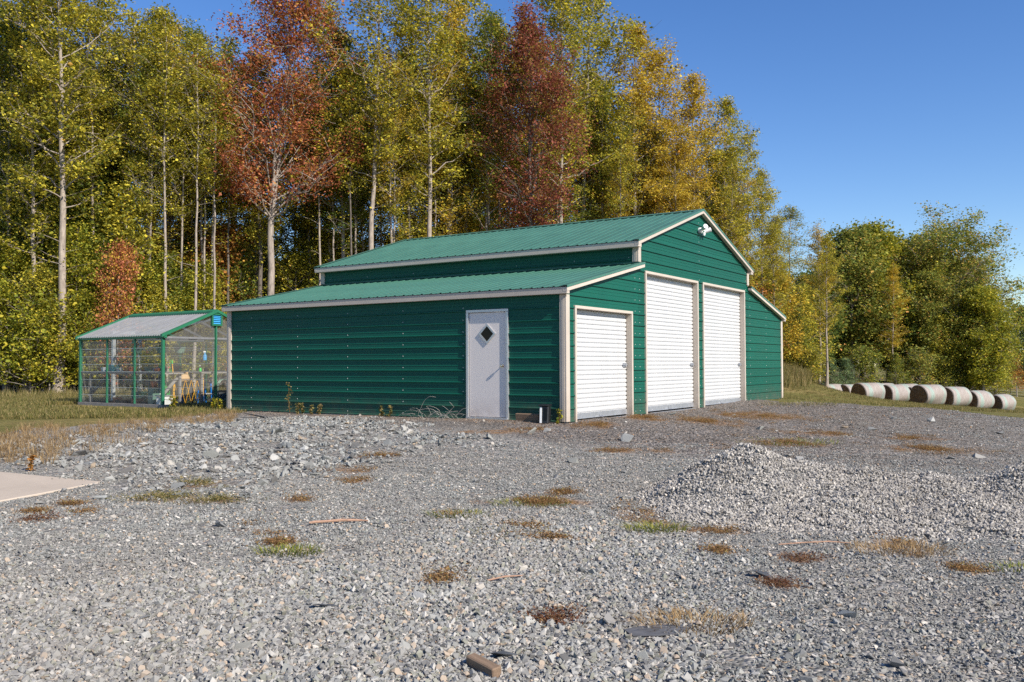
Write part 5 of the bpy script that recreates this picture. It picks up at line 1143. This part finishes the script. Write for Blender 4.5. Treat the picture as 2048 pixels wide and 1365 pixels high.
# tangle of dry vine by the door
vx, vy, vz = B(-.28, 2.75, -.02); vn = tag(empty('vine_tangle', (vx, vy, float(gz(vx, vy))), math.pi/2-TH), 'tangle of pale dry vines heaped left of the grey door', 'vine')
for k in range(30):
    p = Vector((random.uniform(-.1, .1), random.gauss(.1, .3), random.uniform(.01, .12))); a = random.uniform(0, 6.28); el = random.uniform(-.2, 1.2); pts = [p.copy()]; ca = random.gauss(0, .35); ce = random.uniform(-.42, -.1)
    for q in range(random.randint(5, 11)):
        p = p+Vector((.25*math.cos(a)*math.cos(el), math.cos(el)*(1 if math.sin(a) > 0 else -1), math.sin(el)))*.075; p.z = max(.008, p.z); el += ce+random.gauss(0, .15); a += ca; pts.append(p.copy())
    MB().tube(pts, random.uniform(.0016, .003), 4, False).obj('vine', M['wire'], vn)

# ------------------------------------------------------------------ small things on the ground
x, y, _ = B(-.22, .30, 0); dz = float(gz(x, y))+.016
bx = tag(empty('bait_box', (x, y, dz), math.pi/2-TH+R(12)), 'small black plastic box with a white stripe near the barn corner', 'box')
mb = MB(); mb.prism([(-.09, 0), (.07, 0), (.09, .30), (-.06, .31)], -.085, .085, 1); mb.obj('box_body', M['black'], bx, bevel=.012); MB().box(-.1, .1, -.095, .095, .311, .335).obj('lid', M['black'], bx, bevel=.006)
MB().prism([(-.093, .01), (-.073, .29), (-.079, .292), (-.099, .012)], .03, .068, 1).obj('white_stripe', M['lampwhite'], bx); MB().prism([(-.0925, .06), (-.0745, .27), (-.0805, .272), (-.0985, .062)], -.06, -.01, 1).obj('slot', M['darkglass'], bx)
x, y, _ = B(-.12, .72, 0); MBp = MB().box(-.24, .24, -.02, .02, 0, .15); tag(MBp.obj('wood_plank', M['wood'], None, bevel=.006, loc=(x, y, float(gz(x, y))+.01), rot=(R(-14), 0, math.pi-TH+R(4))), 'short weathered plank leaning at the wall behind the black box', 'plank')
x, y, z = ground_at(968, 1352); tag(MB().box(-.11, .11, -.028, .028, -.01, .055).obj('wood_block', M['wood'], None, bevel=.005, loc=(x, y, z+.02), rot=(R(6), R(3), R(-52))), 'brown offcut of wood at the bottom edge', 'wood block')
x, y, z = ground_at(678, 1053); mb = MB(); mb.tube([(-.26, -.06, .025), (-.22, -.05, .03), (-.1, -.01, .03), (.02, .02, .035), (.13, .045, .03), (.26, .05, .025)], [.009, .013, .012, .014, .012, .007], 8); tag(mb.obj('stick', M['stick'], None, smooth=True, loc=(x, y, z+.018)), 'bare reddish stick lying across the gravel', 'stick')
x, y, z = ground_at(1010, 1168); mb = MB(); mb.tube([(-.12, -.07, .02), (0, .0, .03), (.12, .05, .025)], [.006, .007, .004], 6); tag(mb.obj('twig', M['stick'], None, loc=(x, y, z+.02)), 'thin pale twig among the coarse stones', 'stick')
x, y, z = ground_at(1630, 1098); mb = MB(); mb.tube([(-.3, -.02, .02), (-.1, .0, .03), (.12, .02, .035), (.3, .03, .02)], [.005, .006, .006, .003], 6); tag(mb.obj('twig', M['stick'], None, loc=(x, y, z+.02)), 'long dry twig in front of the gravel heap', 'stick')
def slate(px, py, lx, ly, hz_, rz, label, nm='slate_rock'):
    x, y, z = ground_at(px, py); V, F = HULLS[5]; me = np_mesh(nm, V*np.array((lx, ly, hz_)), F, M['slate'], False); tag(link(nm, me, None, (x, y, z+.03), (.1, .2, rz)), label, 'rock')
slate(1528, 1160, .19, .11, .12, -.5, 'dark flat slate rock in the right foreground'); slate(660, 1222, .24, .07, .05, .6, 'dark sliver of slate left of centre in the foreground')
slate(1012, 1322, .16, .09, .08, .7, 'pale grey long rock beside the wood offcut'); slate(530, 838, .9, .16, .10, .25, 'dark log-like rock lying before the wall end')
x, y, z = ground_at(1325, 1272); me = .7*np.array([(-.28, -.10, 0), (-.1, -.16, .008), (.1, -.12, .0), (.22, -.02, .006), (.1, .08, .014), (-.12, .1, .01), (-.3, .06, .004)])
mb = MB(); mb.add([tuple(p) for p in me]+[tuple(p+np.array((0, 0, .004))) for p in me], [tuple(range(7))[::-1], tuple(range(7, 14))]+[(i, (i+1) % 7, 7+(i+1) % 7, 7+i) for i in range(7)]); tag(mb.obj('cloth_scrap', M['fabric'], None, rot=(0, 0, .2), loc=(x, y, z+.03)), 'scrap of black cloth under the dead straw tuft', 'cloth')

# ------------------------------------------------------------------ hay bales
def bale_mat():
    m, nt, b = new_mat('net_wrap'); tc = N(nt, 'ShaderNodeTexCoord'); s = N(nt, 'ShaderNodeSeparateXYZ'); nt.links.new(tc.outputs['Object'], s.inputs[0])
    n = noise(nt, 2.2, 4, .6, tc.outputs['Object']); a = N(nt, 'ShaderNodeMath', operation='MULTIPLY_ADD'); a.inputs[1].default_value = .22; nt.links.new(n.outputs[0], a.inputs[0]); nt.links.new(s.outputs[0], a.inputs[2])
    mp_ = objco(nt, (26, 2, 2)); n2 = noise(nt, 2, 5, .7, mp_); straw = ramp(nt, [(.3, (.15, .12, .10)), (.5, (.30, .255, .222)), (.72, (.45, .40, .355))]); nt.links.new(n2.outputs[0], straw.inputs[0])
    tl = ramp(nt, [(.14, (0, 0, 0)), (.20, (.75, .75, .75)), (.30, (.75, .75, .75)), (.36, (0, 0, 0)), (.79, (0, 0, 0)), (.83, (.6, .6, .6)), (.92, (.6, .6, .6)), (.96, (0, 0, 0))])
    mr = N(nt, 'ShaderNodeMapRange'); mr.inputs[1].default_value = -.64; mr.inputs[2].default_value = .86; nt.links.new(a.outputs[0], mr.inputs[0]); nt.links.new(mr.outputs[0], tl.inputs[0])
    mk = N(nt, 'ShaderNodeMath', operation='MULTIPLY'); nt.links.new(tl.outputs[0], mk.inputs[0]); q = ramp(nt, [(.38, (.15, .15, .15)), (.6, (1, 1, 1))]); nt.links.new(n2.outputs[0], q.inputs[0]); nt.links.new(q.outputs[0], mk.inputs[1])
    c = mixc(nt, mk.outputs[0], straw.outputs[0], (.24, .42, .35)); nt.links.new(c, b.inputs['Base Color']); b.inputs['Roughness'].default_value = .7; bump(nt, b, n2.outputs[0], .5, .02); return m
M['bale'] = bale_mat(); M['hayend'] = paint('hay_end', (.17, .11, .065), .95, .5, 9, .1, bumps=1)
bm_ = []
for sd in range(4):
    g2 = np.random.default_rng(800+sd); n, k = 40, 9; V = []; xs_ = [-.75, -.72, -.5, -.25, 0, .25, .5, .72, .75]; rs = [.64, .685, .702, .707, .71, .707, .702, .685, .64]
    ph = g2.uniform(0, 6.28, 4); am = g2.uniform(.008, .024, 4)
    for X_, r_ in zip(xs_, rs):
        for i in range(n):
            a = 2*math.pi*i/n; rr_ = r_*(1+sum(am[j]*math.sin((j+2)*a+ph[j]+X_*2) for j in range(4))); zz = rr_*math.sin(a)
            V.append((X_, rr_*math.cos(a)*1.05, max(zz, -.62)+.62-.02))
    F = [(i*n+j, i*n+(j+1) % n, (i+1)*n+(j+1) % n, (i+1)*n+j) for i in range(k-1) for j in range(n)]
    mb = MB(); mb.add(V, F); body = mb.mesh('wrap', M['bale'], smooth=True)
    faces = []
    for o_, X_, dx in ((0, -.75, -1), ((k-1)*n, .75, 1)):
        mb = MB(); ring = [V[o_+j] for j in range(n)]; c = np.mean(ring, 0); r2 = [tuple(c+(np.array(p)-c)*.6+np.array((dx*g2.uniform(.0, .05), 0, 0))) for p in ring]; r3 = tuple(c+np.array((dx*.02, 0, 0)))
        mb.add(ring+r2+[r3], [(j, (j+1) % n, n+(j+1) % n, n+j) for j in range(n)]+[(n+j, n+(j+1) % n, 2*n) for j in range(n)]); faces.append(mb.mesh('hay_face', M['hayend']))
    bm_.append((body, faces))
BALES = [(1855, 806, 58, .10, 1.0, 'leftmost round hay bale of the front right row, dark end showing'), (1906, 810, 58.6, .14, .98, 'second round hay bale of the front right row'), (1953, 814, 59.4, .16, .93, 'third round hay bale of the front right row'), (2000, 818, 60.4, .18, .86, 'last round hay bale at the right end of the front row'),
 (1735, 800, 60, .08, .98, 'round hay bale in the middle of the left row, pale and wide'), (1787, 800, 61, .10, .94, 'round hay bale right of the pale wide one'), (1832, 800, 63, .12, .94, 'half-hidden round hay bale behind the front right row'),
 (1664, 797, 64, .12, .92, 'leftmost of the hay bales, teal wrap and dark end'), (1686, 797, 65, .12, .95, 'hay bale second from the left end'), (1704, 797, 64, .08, 1.0, 'tallest hay bale third from the left end'), (1653, 796, 67, .12, .9, 'dark hay bale peeping out behind the leftmost one'),
 (1765, 790, 67, .06, .98, 'hay bale of the back row whose top shows behind the middle'), (1812, 790, 68, .08, .98, 'long low hay bale of the back row'), (1850, 791, 69, .1, .96, 'hay bale at the right end of the back row')]
for i, (px, py, D, yaw_, s, lab) in enumerate(BALES):
    x, y = at_depth(px, D); e = tag(empty('hay_bale', (x, y, float(gz(x, y))-.02), .32+yaw_), lab, 'hay bale', 'round hay bales in the field'); e.scale = (s*1.17, s, s)
    link('wrap', bm_[i % 4][0], e); [link('hay_face', q_, e) for q_ in bm_[i % 4][1]]
# ------------------------------------------------------------------ wire fence
fe = tag(empty('wire_fence', (0, 0, 0)), 'wire fence with pale wooden posts beyond the hay bales', 'fence')
pts = []
for px in np.arange(1876, 2130, 19.5):
    D = 100+(px-1876)*.05; x, y = at_depth(px, D); z = float(gz(x, y)); pts.append((x, y, z)); MB().tube([(x, y, z-.2), (x, y, z+1.28)], [.07, .06], 7).obj('post', M['palebark'], fe)
for h in (.3, .6, .9, 1.15): MB().tube([(a, b-.07, c+h) for a, b, c in pts], .008, 4).obj('wire', M['galv'], fe)
